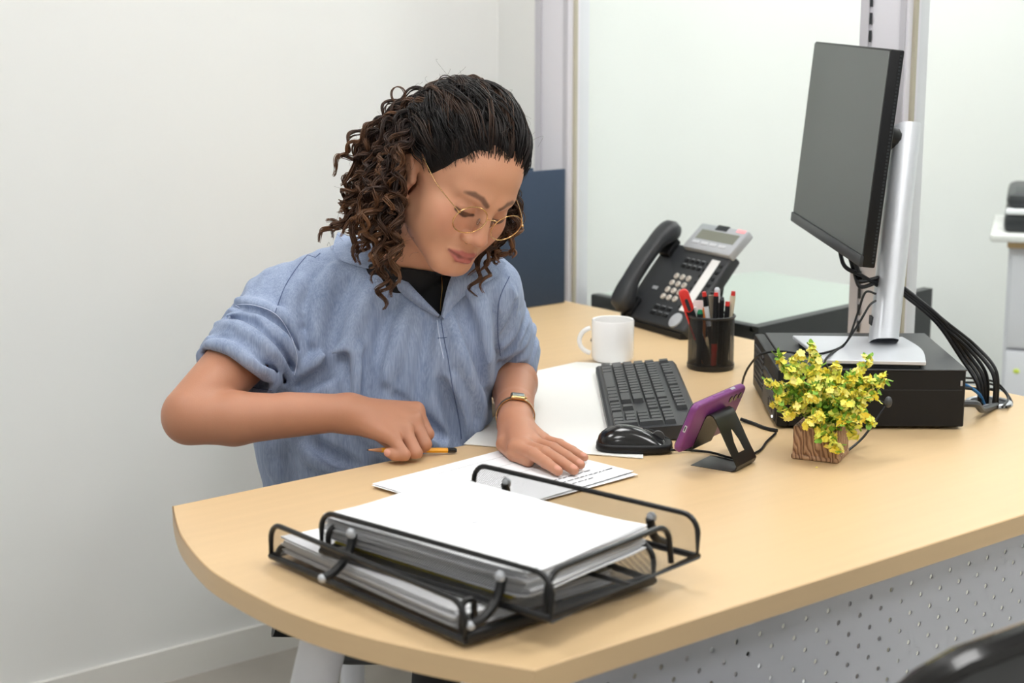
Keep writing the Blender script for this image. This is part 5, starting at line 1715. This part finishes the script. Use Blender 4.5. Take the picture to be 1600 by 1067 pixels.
def lock(base, ns, amp, pitch, thick, tipf, seed, m=64):
    r = np.random.default_rng(seed)
    idx = np.linspace(0, len(base) - 1, m); c = np.stack([np.interp(idx, np.arange(len(base)), base[:, k]) for k in range(3)], 1)
    seg = np.linalg.norm(np.diff(c, axis=0), axis=1); s = np.concatenate([[0], np.cumsum(seg)]); Ls = s[-1]
    t = s / Ls
    tg = np.gradient(c, axis=0); tg /= np.linalg.norm(tg, axis=1, keepdims=True)
    u = np.cross(tg, FW); u /= np.linalg.norm(u, axis=1, keepdims=True) + 1e-9; w = np.cross(tg, u)
    ph0 = r.uniform(0, 6.28); hand = 1 if r.random() < .5 else -1
    A = amp * np.clip(t * 1.5, .15, 1) * (1 - .3 * t) * (1 + .25 * np.sin(t * 9 + ph0))
    out_p, out_r, out_c = [], [], []
    hl = r.random() ** 1.5
    for k in range(ns):
        ph = ph0 + r.normal(0, .20); rr = A * (1 + r.normal(0, .14)); ang = hand * 2 * PI * s / pitch + 1.3 * np.sin(s / pitch * 1.9 + ph0) + ph
        sc = r.normal(0, thick, 3) * np.array([1, 1, 1])
        p = c + rr[:, None] * (np.cos(ang)[:, None] * u + np.sin(ang)[:, None] * w) + sc[None] * (.4 + .6 * np.sin(PI * np.clip(t, 0, 1)))[:, None]
        out_p.append(p)
        out_r.append(np.clip(np.minimum(1, (1 - t) * 6 + .2), 0, 1) * r.uniform(.0006, .0012))
        f = np.clip((t - tipf) / (1 - tipf + 1e-6), 0, 1)[:, None] * (.25 + .75 * hl)
        base_c = HAIR_DARK[None] * (1 - np.clip(t * 1.4, 0, 1)[:, None]) + HAIR_MID[None] * np.clip(t * 1.4, 0, 1)[:, None]
        out_c.append(base_c * (1 - f) + HAIR_TIP[None] * f * r.uniform(.7, 1.1))
    return out_p, out_r, out_c
LP, LR, LC = [], [], []
def put(base, ns, amp, pitch, thick, tipf, seed):
    if seed < 400:            # keep the ear and cheek clear
        q = base - CAMP; dz = q @ FW; px = 800 + FOCAL_PX * (q @ R_) / dz; py = 533.5 - FOCAL_PX * (q @ UPV) / dz
        lim = 622 + np.clip((240 - py) * .9, 0, 70) - np.clip(py - 330, 0, 40) * .1
        base = base - R_[None] * (np.clip(px - lim, 0, 60) * dz / FOCAL_PX)[:, None]
    a, b, c = lock(base, ns, amp, pitch, thick, tipf, seed); LP.extend(a); LR.extend(b); LC.extend(c)
for i, g in enumerate(gl): put(g, 18, .0115, .046, .0016, .35, i)
for i in range(150):
    a, b = rh.choice(len(gl), 2, replace=False); w_ = rh.uniform(0, 1)
    g = gl[a] * w_ + gl[b] * (1 - w_)
    root = g[0] + rh.normal(0, .012, 3)
    sh = rh.normal(0, 1, 3) * np.array([.016, .022, .014])
    t = np.linspace(0, 1, len(g))[:, None]
    g = g + sh * t + (root - g[0]) * (1 - t)
    n_ = int(len(g) * rh.uniform(.6, 1.0)); g = g[:n_]
    put(g, 13, rh.uniform(.006, .0135), rh.uniform(.034, .062), .0017, rh.uniform(.25, .7), 100 + i)
for i, g in enumerate(gr): put(g, 14, .010, .042, .0016, .2, 400 + i)
for i in range(16):
    a = rh.integers(len(gr)); g = gr[a] + rh.normal(0, .007, 3) * np.linspace(.4, 1.2, 28)[:, None]
    put(g[:int(28 * rh.uniform(.6, 1))], 10, rh.uniform(.006, .011), rh.uniform(.034, .05), .0016, .3, 500 + i)
# crown fly-away curl and a few loose ones
def ringlet(c0, r0, seed):
    t = np.linspace(0, 1, 64); a = -1.2 + t * 6.0
    p = np.array(c0)[None] + (r0 * np.cos(a) * (1 - .2 * t))[:, None] * R_ + (r0 * np.sin(a))[:, None] * UPV + (t * .006)[:, None] * FW
    return p
for s_, (px, py, d, r0) in enumerate(((622, 147, 2.43, .0115), (573, 236, 2.44, .009), (560, 290, 2.43, .009))):
    for k in range(4):
        LP.append(ringlet(dep(px, py, d) + rh.normal(0, .0008, 3), r0 * rh.uniform(.95, 1.05), s_)); LR.append(np.full(64, .0007)); LC.append(np.repeat((HAIR_MID * .7 + HAIR_TIP * .3)[None], 64, 0))
add_hair(*tubes(np.array(LP), np.array(LR), np.array(LC)))
# fine flyaway frizz round the outline
FP, FR, FC = [], [], []
for i in range(260):
    if rh.random() < .55:
        g = gl[rh.integers(len(gl))]; p0 = g[rh.integers(4, 26)] + rh.normal(0, .012, 3)
    else:
        th = rh.uniform(-1.3, 1.3); z_ = rh.uniform(.3, 1.0)
        p0 = HT + HM @ ell_push(np.array([math.sin(th) * .08, rh.uniform(-.1, .06), .047 + .09 * z_]), .010)
    pr = (p0 - CAMP); dz = pr @ FW
    if 800 + FOCAL_PX * (pr @ R_) / dz > 640 and 533.5 - FOCAL_PX * (pr @ UPV) / dz > 215: continue
    d0 = rh.normal(0, 1, 3); d0 -= FW * (d0 @ FW) * .7; d0 /= np.linalg.norm(d0)
    d1 = rh.normal(0, 1, 3); t = np.linspace(0, 1, 64)[:, None]; Ls = rh.uniform(.008, .022)
    p = p0 + d0 * t * Ls + d1 * (np.sin(t * rh.uniform(3, 8)) * Ls * .3)
    FP.append(p); FR.append(np.full(64, .00015)); FC.append(np.repeat(HAIR_MID[None], 64, 0))
add_hair(*tubes(np.array(FP), np.array(FR), np.array(FC)))
hair = link('hair', np_mesh('hair', np.concatenate(hv) - POFF, np.concatenate(hf), cols=np.concatenate(hc)), M_hair, person)
hair['label'] = 'dark brown shoulder-length curls with caramel ends, swept back on top'

# ---------------------------------------------------------------- worn things
M_gold = mat('polished_gold', srgb(214, 176, 122), 0.22, metal=1.0)
def hm(): 
    M = Matrix.Identity(4)
    for i in range(3):
        for j in range(3): M[i][j] = HM[i][j]
        M[i][3] = HT[i]
    return M
def glasses():
    t = thing('eyeglasses', 'thin gold-rimmed round eyeglasses worn low on the nose', 'glasses', tuple(HT)); t.matrix_world = hm()
    rl = .0245; zc, yc = .006, .1030
    M_lens = glass_mat('eyeglass_lens', (.97, .965, .97, 1), .04)
    for s in (-1, 1):
        cx = s * .0335
        ring = []
        for k in range(40):
            a = 2 * PI * k / 40; x, z = rl * 1.03 * math.cos(a), rl * .97 * math.sin(a)
            ring.append((cx + x, yc - .10 * abs(x + s * .0335) * 1.0 + .0034 + z * .16, zc + z))
        b = MB(); b.tube(ring, .00085, 8, closed=True); b.build('rim', M_gold, t)
        c = np.mean(np.array(ring), 0)
        b = MB(); b.add([tuple(c)] + ring, [(0, 1 + k, 1 + (k + 1) % 40) for k in range(40)]); b.build('lens', M_lens, t)
        hinge = np.array(ring[2 if s > 0 else 18]) 
        hg = (cx + s * rl * 1.03, yc - .10 * (rl * 1.03 + .0335) + .0034 + .002, zc + .009)
        b = MB(); b.tube(spline([hg, (s * .0665, .085, zc + .0125), (s * .0755, .05, zc + .018), (s * .0775, .0, zc + .027), (s * .078, -.022, zc + .022)], 6), .0007, 8); b.build('temple', M_gold, t)
        b = MB(); b.box(-.0018, .0018, -.002, .002, -.0013, .0013, .0004, 1); b.xf(Matrix.Translation(hg)); b.build('hinge', M_gold, t)
        b = MB(); b.sphere((s * .0115, yc - .008, zc - .004), (.0016, .0036, .0052)); pd = b.build('nose_pad', M_clear, t)
        b = MB(); b.tube(spline([(cx - s * rl * 1.0, yc + .0015, zc - .001), (s * .0105, yc + .0005, zc - .002), (s * .0112, yc - .006, zc - .004)], 4), .0004, 6); b.build('pad_arm', M_gold, pd)
    b = MB(); b.tube(spline([(-.0335 + rl * .98, yc + .003, zc + .006), (-.005, yc + .0055, zc + .0095), (.005, yc + .0055, zc + .0095), (.0335 - rl * .98, yc + .003, zc + .006)], 5), .0008, 8); b.build('bridge', M_gold, t)
glasses()
def earring():
    b = MB()
    for k in range(5): b.sphere(H(-.073, -.007 + .0015 * (k % 2), -.030 - .0022 * k), .0015, 8, 6)
    b.v = [tuple(np.array(p) - POFF) for p in b.v]; b.build('earring', M_gold, person)
    b = MB(); b.tube([H(-.0155 - .0035 * math.cos(a), .0975 + .0040 * math.sin(a), -.030 - .0030 * math.sin(a)) - POFF for a in np.linspace(0, 2 * PI, 16)[:-1]], .0004, 6, closed=True); b.build('nose_ring', M_gold, person)
earring()
def watch():
    ax = WR_L - EL_L; ax /= np.linalg.norm(ax)
    c = WR_L - ax * .030 + U_ * .0015
    up = UPV - FW * .45 + R_ * .15; up = up - ax * (up @ ax); up /= np.linalg.norm(up); sd = np.cross(up, ax)
    t = thing('wristwatch', 'small gold wristwatch with grey face on her left wrist', 'watch', tuple(c))
    M = Matrix.Identity(4)
    for i in range(3): M[i][0] = sd[i]; M[i][1] = ax[i]; M[i][2] = up[i]; M[i][3] = c[i]
    t.matrix_world = M
    # measure the wrist so the band hugs it
    R0 = []
    for k in range(28):
        a = 2 * PI * k / 28; d = sd * math.cos(a) + up * math.sin(a); lo, hi = .008, .06
        for _ in range(18):
            m = (lo + hi) / 2
            if float(sd_body((c + d * m)[None].astype(f32))[0]) < 0: lo = m
            else: hi = m
        R0.append(lo + .0012)
    P = []
    for k in range(28):
        a = 2 * PI * k / 28; r = R0[k]
        P.append([(math.cos(a) * (r + q), y, math.sin(a) * (r + q)) for y, q in ((-.0045, 0), (-.0045, .0016), (.0045, .0016), (.0045, 0))])
    P.append(P[0]); b = MB(); b.grid(np.array(P)); b.build('band', M_gold, t)
    r = R0[7]
    b = MB(); b.box(-.0115, .0115, -.0095, .0095, r - .001, r + .0055, .003, 3); b.build('case', M_gold, t)
    b = MB(); b.box(-.0088, .0088, -.0068, .0068, r + .005, r + .0062, .0015, 2); b.build('dial', mat('grey_green_dial', srgb(140, 148, 140), .15, coat=.5), t)
    b = MB(); b.tube([(.0115, 0, r + .002), (.0135, 0, r + .002)], .0014, 8); b.build('crown', M_gold, t)
watch()
def pencil():
    a, b_ = dep(573, 703, 2.350), dep(713, 703.5, 2.392)
    ax = b_ - a; L = np.linalg.norm(ax); ax /= L
    t = thing('pencil', 'yellow pencil with black end held in her right fist', 'pencil', tuple(a))
    for (u0, u1, r0, r1, m, n, sd) in ((0, .018, .0004, .0011, M_slot, 'lead', 8), (.018, .16, .0011, .0036, M_wood_tip, 'sharpened_wood', 8), (.16, .90, .0037, .0037, M_pencil, 'barrel', 6), (.90, .985, .0039, .0039, M_black_gloss, 'end_band', 12), (.985, 1.0, .0036, .003, M_slot, 'end_cap', 12)):
        bb = MB(); bb.tube([ax * L * u0, ax * L * u1], [r0, r1], sd); bb.build(n, m, t, angle=30)
pencil()

# ---------------------------------------------------------------- office chair she sits on
def office_chair():
    c = np.array([1.52, 2.065]); z = 0.495
    t = thing('office_chair', 'black swivel office chair under the seated person', 'chair', (c[0], c[1], 0), -YAW)
    b = MB(); b.rprism(rrect(-.225, .225, -.22, .22, .08, 6), z - .065, z, .025, 4); b.build('seat', mat('black_chair_fabric', srgb(26, 26, 28), .8, var=.1, vscale=200), t)
    b = MB(); b.rprism(rrect(-.215, .215, -.21, .21, .08, 6), z - .10, z - .066, .02, 3); b.build('seat_shell', M_dkgrey, t)
    b = MB(); b.rprism(rrect(-.22, .06, .255, .295, .018, 4), z + .08, z + .27, .015, 3); b.build('backrest', MATS['black_chair_fabric'], t)
    b = MB(); b.box(-.11, -.05, .27, .30, z - .08, z + .2, .006); b.build('back_bar', M_black, t)
    b = MB(); b.box(-.11, .03, .0, .29, z - .115, z - .10, .004); b.build('back_bracket', M_black, t)
    b = MB(); b.lathe([(.05, z - .12), (.05, z - .10)], 20); b.lathe([(.025, .10), (.025, z - .11)], 20); b.build('column', M_bmetal, t)
    lv = dep(428, 980, 2.32) - np.array([c[0], c[1], 0]); lx, ly = float(lv @ R_), float(lv @ F_)
    b = MB(); b.tube([(-.10, -.05, z - .06), (lx + .04, ly + .01, lv[2] - .012), (lx, ly, lv[2])], [.006, .007, .014], 10); b.build('height_lever', M_black, t)
    for k in range(5):
        a = 2 * PI * k / 5 + .3; d = (math.cos(a), math.sin(a))
        b = MB(); b.tube([(0, 0, .11), (d[0] * .15, d[1] * .15, .095), (d[0] * .29, d[1] * .29, .07)], [.028, .022, .016], 10); l = b.build('base_leg', M_black, t)
        b = MB(); b.lathe([(0, -.012), (.025, -.012), (.027, 0), (.025, .012), (0, .012)], 20, (0, 0, 0), False, False)
        b.xf(Matrix.Translation((d[0] * .29, d[1] * .29, .028)) @ Matrix.Rotation(a, 4, 'Z') @ Matrix.Rotation(PI / 2, 4, 'X')); b.build('caster', M_black_gloss, l)
office_chair()

# ---- desk telephone
def telephone():
    bl, br = at(966, 503), at(1066, 532)
    e = br - bl; W = np.linalg.norm(e); e /= W
    nh = np.array([-e[1], e[0], 0.0]); th = math.radians(50)
    v = math.cos(th) * nh + math.sin(th) * U_
    n = np.cross(e, v)
    org = bl + U_ * 0.016
    t = thing('desk_telephone', 'black office desk telephone with handset and tilted silver display', 'telephone', tuple(org))
    M = Matrix.Identity(4)
    for i in range(3): M[i][0] = e[i]; M[i][1] = v[i]; M[i][2] = n[i]; M[i][3] = org[i]
    t.matrix_world = M
    L = 0.185
    b = MB(); b.box(0, W, 0, L, -0.026, 0.0, 0.006, 3); b.build('body', M_charcoal, t)
    b = MB(); b.box(0.004, W - 0.004, -0.008, 0.014, -0.03, -0.006, 0.004, 2); b.build('front_lip', M_black, t)
    # foot wedge to the desk, in world axes
    Mi = M.inverted()
    ft = MB(); f0 = bl + e * 0.01; f1 = br - e * 0.005
    P = [f0 + nh * 0.0, f1 + nh * 0.0, f1 + nh * 0.098, f0 + nh * 0.098]
    top = [p + U_ * 0.012 for p in P]
    ft.add([tuple(p + U_ * 0.0005) for p in P] + [tuple(p) for p in top], [(3,2,1,0),(4,5,6,7),(0,1,5,4),(1,2,6,5),(2,3,7,6),(3,0,4,7)])
    ft.xf(Mi); ft.build('foot_plate', M_black, t)
    ft = MB(); a0 = f0 + nh * 0.06 + U_ * 0.012; a1 = f1 + nh * 0.06 + U_ * 0.012
    k0 = [bl + e * 0.02 + v * y + n * -0.026 + U_ * 0.016 for y in (0.06, 0.15)]; k1 = [p + e * (W - 0.04) for p in k0]
    ft.add([tuple(x) for x in (f0 + e*0.01 + nh*0.03 + U_*0.012, f1 - e*0.01 + nh*0.03 + U_*0.012, f1 - e*0.01 + nh*0.095 + U_*0.012, f0 + e*0.01 + nh*0.095 + U_*0.012, k0[0], k1[0], k1[1], k0[1])],
           [(3,2,1,0),(4,5,6,7),(0,1,5,4),(1,2,6,5),(2,3,7,6),(3,0,4,7)])
    ft.xf(Mi); ft.build('support', M_black, t, smooth=False)
    # display unit
    dx0, dx1 = W - 0.152, W + 0.002
    D = Matrix.Translation((0, L - 0.006, 0.004)) @ Matrix.Rotation(math.radians(-8), 4, 'X')
    def dpart(bm, nm, mm, par=None, **k):
        bm.xf(D); return bm.build(nm, mm, par or t, **k)
    b = MB(); b.box(dx0, dx1, -0.004, 0.062, -0.012, 0.006, 0.003, 2); disp = dpart(b, 'display_unit', M_silver_flat)
    b = MB(); b.box(dx0 + 0.018, dx1 - 0.014, 0.022, 0.046, 0.0055, 0.0066); dpart(b, 'lcd', mat('grey_lcd', srgb(128, 130, 118), 0.3), disp, smooth=False)
    b = MB(); b.box(dx0 + 0.055, dx0 + 0.092, 0.050, 0.063, 0.003, 0.0072, 0.001); dpart(b, 'sensor_window', M_slot, disp)
    b = MB(); b.box(dx1 - 0.034, dx1 - 0.008, 0.053, 0.061, 0.004, 0.0072, 0.001); dpart(b, 'message_lamp', mat('pink_lamp', srgb(244, 160, 164), 0.3, emit=0.4), disp)
    for k in range(4):
        b = MB(); b.box(dx0 + 0.018 + k * 0.029, dx0 + 0.040 + k * 0.029, 0.009, 0.016, 0.0055, 0.0072, 0.001); dpart(b, 'soft_key', mat('soft_key_grey%d' % k, srgb(206, 208, 212), 0.4), disp)
    # keypad
    M_k = mat('ivory_key', srgb(206, 200, 190), 0.45); M_num = mat('key_digit', srgb(120, 82, 70), 0.6)
    kx0, ky0 = W - 0.122, 0.088
    for r in range(4):
        for c in range(3):
            x, y = kx0 + c * 0.020, ky0 + (1.5 - r) * 0.0165
            b = MB(); b.lathe([(0.0066, 0), (0.0062, 0.0026), (0.005, 0.0034)], 14, (x, y, 0), False, True); k = b.build('number_key', M_k, t)
            b = MB(); b.box(x - 0.001, x + 0.001, y - 0.0028, y + 0.0028, 0.0033, 0.0038); b.build('digit', M_num, k, smooth=False)
    for (x0, y0, cnt, dx) in ((W - 0.128, 0.134, 4, 0.017), (W - 0.128, 0.148, 4, 0.017), (W - 0.128, 0.034, 3, 0.021), (W - 0.128, 0.020, 3, 0.021)):
        for k in range(cnt):
            b = MB(); b.box(x0 + k * dx, x0 + k * dx + dx * 0.66, y0, y0 + 0.007, 0, 0.003, 0.001); kk = b.build('function_key', M_black, t)
            b = MB(); b.box(x0 + k * dx, x0 + k * dx + dx * 0.6, y0 + 0.0088, y0 + 0.0098, 0.0001, 0.0004); b.build('legend', M_silver_flat, kk, smooth=False)
    b = MB(); b.box(W - 0.050, W - 0.024, 0.042, 0.165, 0, 0.0016, 0.0005, 1); b.build('label_strip', M_white, t)
    for k in range(8):
        for x in (W - 0.018, W - 0.057):
            b = MB(); b.box(x, x + 0.010 if x > W - 0.03 else x + 0.004, 0.046 + k * 0.0148, 0.053 + k * 0.0148, 0, 0.0028, 0.0008, 1); b.build('line_key', M_black, t)
    b = MB(); b.lathe([(0.0165, 0), (0.016, 0.003), (0.008, 0.0042), (0.0, 0.0035)], 28, (W - 0.040, 0.020, 0), False, False); b.build('navigation_dial', M_silver_flat, t)
    # handset: swept rounded section with thick ends
    P = []
    N = 30
    for i in range(N + 1):
        u = i / N
        y = -0.002 + 0.222 * u
        arch = 0.013 * math.sin(PI * u) ** 0.8
        end = max(0, 1 - abs(u - 0.12) / 0.16) + max(0, 1 - abs(u - 0.88) / 0.16)
        hh = 0.013 + 0.008 * end ** 0.7
        ww = 0.021 + 0.004 * end
        cap = min(1, math.sqrt(max(0.0, 1 - ((u - 0.5) / 0.5) ** 14)))
        zc_ = 0.026 + arch - 0.006 * end
        row = []
        for k in range(16):
            a = 2 * PI * k / 16; ca, sa = math.cos(a), math.sin(a)
            row.append((0.024 + ww * cap * abs(ca) ** 0.6 * np.sign(ca), y, zc_ + hh * cap * abs(sa) ** 0.6 * np.sign(sa)))
        P.append(row + [row[0]])
    b = MB(); b.grid(np.array(P)); b.build('handset', M_charcoal, t, angle=60)
    b = MB(); b.box(0.004, 0.044, 0.004, 0.046, -0.002, 0.010, 0.004); b.build('cradle', M_black, t)
    b = MB(); b.box(0.004, 0.044, 0.150, 0.190, -0.002, 0.012, 0.004); b.build('cradle', M_black, t)
    b = MB(); b.box(0.050, 0.066, 0.074, 0.081, 0, 0.0012); b.build('name_plate', M_silver_flat, t, smooth=False)
    # coiled cord
    c0 = at(972, 503, DESK_Z + 0.008); c1 = at(925, 532, DESK_Z + 0.007); pts = []
    base = spline([bl + e * 0.02 + U_ * 0.02, at(966, 506, DESK_Z + 0.008), at(945, 516, DESK_Z + 0.0075), at(926, 531, DESK_Z + 0.0075), at(935, 536, DESK_Z + 0.0075)], 24)
    for i, p in enumerate(base):
        a = i * 1.25
        pts.append(p + 0.0045 * (math.cos(a) * U_ + math.sin(a) * e))
    b = MB(); b.tube([tuple(Mi @ Vector(tuple(p))) for p in pts], 0.0016, 6); b.build('coiled_cord', M_black, t)
telephone()

# ---- pen cup
def pen_cup():
    c = at(1110, 574)
    t = thing('pen_cup', 'round black wire mesh pen cup full of pens', 'pen cup', (c[0], c[1], DESK_Z))
    R, H = 0.0405, 0.094; n = 48
    b = MB(); P = []
    for k in range(n + 1):
        a = 2 * PI * k / n; P.append([(R * math.cos(a), R * math.sin(a), z) for z in (0.008, H)])
    b.grid(P); me = b.mesh('mesh_wall'); uvl = me.uv_layers.new(name='UVMap')
    for lp in me.loops:
        i = lp.vertex_index; uvl.data[lp.index].uv = ((i // 2) / n * 2 * PI * R, 0.008 if i % 2 == 0 else H)
    link('mesh_wall', me, mesh_mat('black_cup_mesh', srgb(16, 16, 18), 0.0022, 0.30), t)
    b = MB(); b.tube([(R * math.cos(2*PI*k/n), R * math.sin(2*PI*k/n), H) for k in range(n)], 0.0024, 8, closed=True); b.build('rim', M_bmetal, t)
    b = MB(); b.lathe([(0, 0.0), (R, 0.0), (R + 0.0015, 0.002), (R + 0.0015, 0.009), (R - 0.001, 0.009), (R - 0.001, 0.003), (0, 0.003)], 48, (0, 0, 0), False, False); b.build('base', M_bmetal, t)
    c3 = np.array([c[0], c[1], DESK_Z])
    d0 = (c3 - CAMP) @ FW
    def pen(name, label, top, dd, foot, parts, cat='pen'):
        """parts: list of (u0,u1,r0,r1,material,partname); foot = (x,y) inside the cup"""
        tp = dep(top[0], top[1], d0 - 0.02 + dd); ft = c3 + R_ * foot[0] + F_ * foot[1] + U_ * 0.006
        o = thing(name, label, cat, tuple(ft), group='pens in the mesh cup')
        ax = tp - ft; Ln = np.linalg.norm(ax); ax /= Ln
        for (u0, u1, r0, r1, m, pn) in parts:
            b = MB(); k = 6; pts = [ax * Ln * (u0 + (u1 - u0) * i / k) for i in range(k + 1)]
            rs = [r0 + (r1 - r0) * i / k for i in range(k + 1)]
            b.tube(pts, rs, 12); b.build(pn, m, o)
        return o
    B, RD = M_black, M_red
    pen('pen', 'black pen with red end plug left of the metal clip pen', (1100, 456), 0.0, (0.008, 0.01), [(0, .94, .0042, .0042, B, 'barrel'), (.94, 1, .004, .0036, RD, 'end_plug'), (.52, .80, .0044, .0044, M_paper, 'paper_label')])
    pen('pen', 'black pen with red end plug at the middle of the cup', (1119, 457), -0.005, (0.004, -0.012), [(0.0, .30, .0052, .0052, RD, 'red_grip'), (.30, .95, .0047, .0047, B, 'barrel'), (.95, 1, .0042, .0038, RD, 'end_plug')])
    pen('pen', 'short black pen with red end plug at right of the cup', (1137, 471), -0.006, (0.022, -0.012), [(0, .93, .0043, .0043, B, 'barrel'), (.93, 1, .0043, .004, RD, 'end_plug')])
    pen('pen', 'plain dark pen right of the middle red plug pen', (1128.5, 464), 0.0, (0.016, 0.0), [(0, .95, .0042, .0042, B, 'barrel'), (.95, 1, .0042, .003, M_dkgrey, 'cap')])
    pen('pen', 'cream pen with red tip, rightmost in the cup', (1146, 455), 0.0, (0.028, 0.004), [(0, .62, .003, .003, B, 'barrel'), (.62, .94, .0038, .0050, M_cream, 'grip'), (.94, 1, .0042, .0036, RD, 'tip')])
    pen('marker', 'black marker with green end cap', (1094, 484), -0.01, (-0.022, -0.012), [(0, .93, .0048, .0055, B, 'barrel'), (.93, 1, .0055, .0035, M_green, 'end_cap')], 'marker')
    pen('pen', 'ribbed grey metal clip pen behind the labelled pen', (1111, 461), 0.012, (0.012, 0.016), [(0, 1, .0042, .0046, mat('warm_grey_metal', srgb(150, 142, 126), 0.4, metal=0.4), 'barrel')])
    pen('pen', 'pen with translucent white round top at the back', (1120.5, 449), 0.02, (0.02, 0.02), [(0, .8, .0042, .0042, M_dkgrey, 'barrel'), (.8, .97, .0048, .0052, mat('milky_plastic', srgb(214, 218, 222), 0.3), 'cap'), (.97, 1, .0052, .003, MATS['milky_plastic'], 'cap_end')])
    pen('pen', 'slim dark grey pen behind the middle red plug pen', (1113, 456), 0.018, (0.008, 0.022), [(0, 1, .0036, .0036, M_charcoal, 'barrel')])
    pen('pen', 'orange pen beside the green capped marker', (1100, 480), 0.008, (-0.012, 0.012), [(0, .9, .0034, .0034, M_orange, 'barrel'), (.9, 1, .0034, .002, M_orange, 'end')])
    pen('pen', 'white pen leaning between the cutter and the marker', (1086, 480), 0.006, (-0.004, 0.01), [(0, 1, .0035, .0038, M_white, 'barrel')])
    # box cutter
    tp, ft = dep(1066, 452, d0 - 0.03), c3 + R_ * -0.004 + F_ * -0.002 + U_ * 0.006
    cu = thing('box_cutter', 'red and black snap-off box cutter leaning left in the cup', 'cutter', tuple(ft))
    ax = tp - ft; Ln = np.linalg.norm(ax); ax /= Ln; sx = R_ - ax * (R_ @ ax); sx /= np.linalg.norm(sx)
    M = frame_matrix((0, 0, 0), tuple(ax), tuple(sx))
    b = MB(); b.rprism(rrect(0, Ln * 0.86, -0.008, 0.008, 0.004, 4), -0.0045, 0.0045, 0.002, 2); b.xf(M); b.build('handle', M_black, cu)
    b = MB(); b.rprism(rrect(Ln * 0.70, Ln, -0.009, 0.009, 0.0085, 6), -0.006, 0.006, 0.003, 2); b.xf(M); b.build('end_cap', M_red, cu)
    b = MB(); b.rprism(rrect(Ln * 0.35, Ln * 0.75, -0.0095, -0.0065, 0.0012, 2), -0.005, 0.005, 0.001, 1); b.xf(M); b.build('edge_stripe', M_red, cu)
    b = MB(); b.rprism(rrect(Ln * 0.72, Ln * 0.88, -0.003, 0.003, 0.0028, 3), 0.0055, 0.0068, 0.0005, 1); b.rprism(rrect(Ln * 0.72, Ln * 0.88, -0.003, 0.003, 0.0028, 3), -0.0068, -0.0055, 0.0005, 1); b.xf(M); b.build('slider_slot', M_slot, cu)
    s = sheet('s', 0.018, 0.03, 0.0004, 0.0); o = s.build('note_slip', mat('pale_pink_paper', srgb(240, 226, 222), 0.8)); 
    p = dep(1091, 482, d0 + 0.0); o.matrix_world = frame_matrix(p, tuple(R_), tuple(U_ * 0.95 + F_ * 0.2)); tag(o, 'small pale paper slip sticking up behind the green marker', 'paper')
pen_cup()

# ---- visitor chair in front of the desk
def visitor_chair():
    t = thing('visitor_chair', 'dark grey chair with black rim at the lower right corner', 'chair', (1.275, 0.62, 0))
    W = 0.44
    def back_surf(off):
        P = []
        for i in range(13):
            u = i / 12
            row = []
            for j in range(13):
                s = j / 12 * 2 - 1
                zt = 0.834 - 0.03 * abs(s) ** 2.2 - 0.05 * max(0, abs(s) - 0.72) ** 1.4 * 3
                z = 0.52 + (zt - 0.52) * u
                x = s * W / 2 * (0.94 + 0.06 * math.sin(PI * u))
                y = 0.16 - 0.30 * 0 + 0.05 * s * s - 0.035 * (1 - u) + off
                row.append((x, y, z))
            P.append(row)
        return np.array(P)
    A, Bk = back_surf(0.012), back_surf(-0.012)
    b = MB(); b.grid(A); b.grid(Bk[:, ::-1])
    for e1, e2 in ((A[:, 0], Bk[:, 0]), (Bk[:, -1], A[:, -1]), (Bk[0], A[0]), (A[-1], Bk[-1])): b.grid(np.stack([e1, e2], 1))
    b.build('backrest', mat('dark_grey_upholstery', srgb(62, 63, 64), 0.7, var=0.06, vscale=200), t, angle=40)
    rim = [tuple((A[i, 0] + Bk[i, 0]) / 2) for i in range(13)] + [tuple((A[-1, j] + Bk[-1, j]) / 2) for j in range(1, 12)] + [tuple((A[i, -1] + Bk[i, -1]) / 2) for i in range(12, -1, -1)]
    b = MB(); b.tube(rim, 0.0145, 10); b.build('rim', M_black_gloss, t)
    b = MB(); b.box(-0.22, 0.22, 0.17, 0.60, 0.42, 0.47, 0.03, 4); b.build('seat', MATS['dark_grey_upholstery'], t)
    for s in (-1, 1):
        b = MB(); b.tube(spline([(s * 0.2, 0.13, 0.60), (s * 0.21, 0.14, 0.42), (s * 0.23, 0.10, 0.0)], 6), 0.012, 10); b.build('leg', M_bmetal, t)
        b = MB(); b.tube(spline([(s * 0.2, 0.56, 0.43), (s * 0.22, 0.60, 0.2), (s * 0.23, 0.63, 0.0)], 6), 0.012, 10); b.build('leg', M_bmetal, t)
visitor_chair()
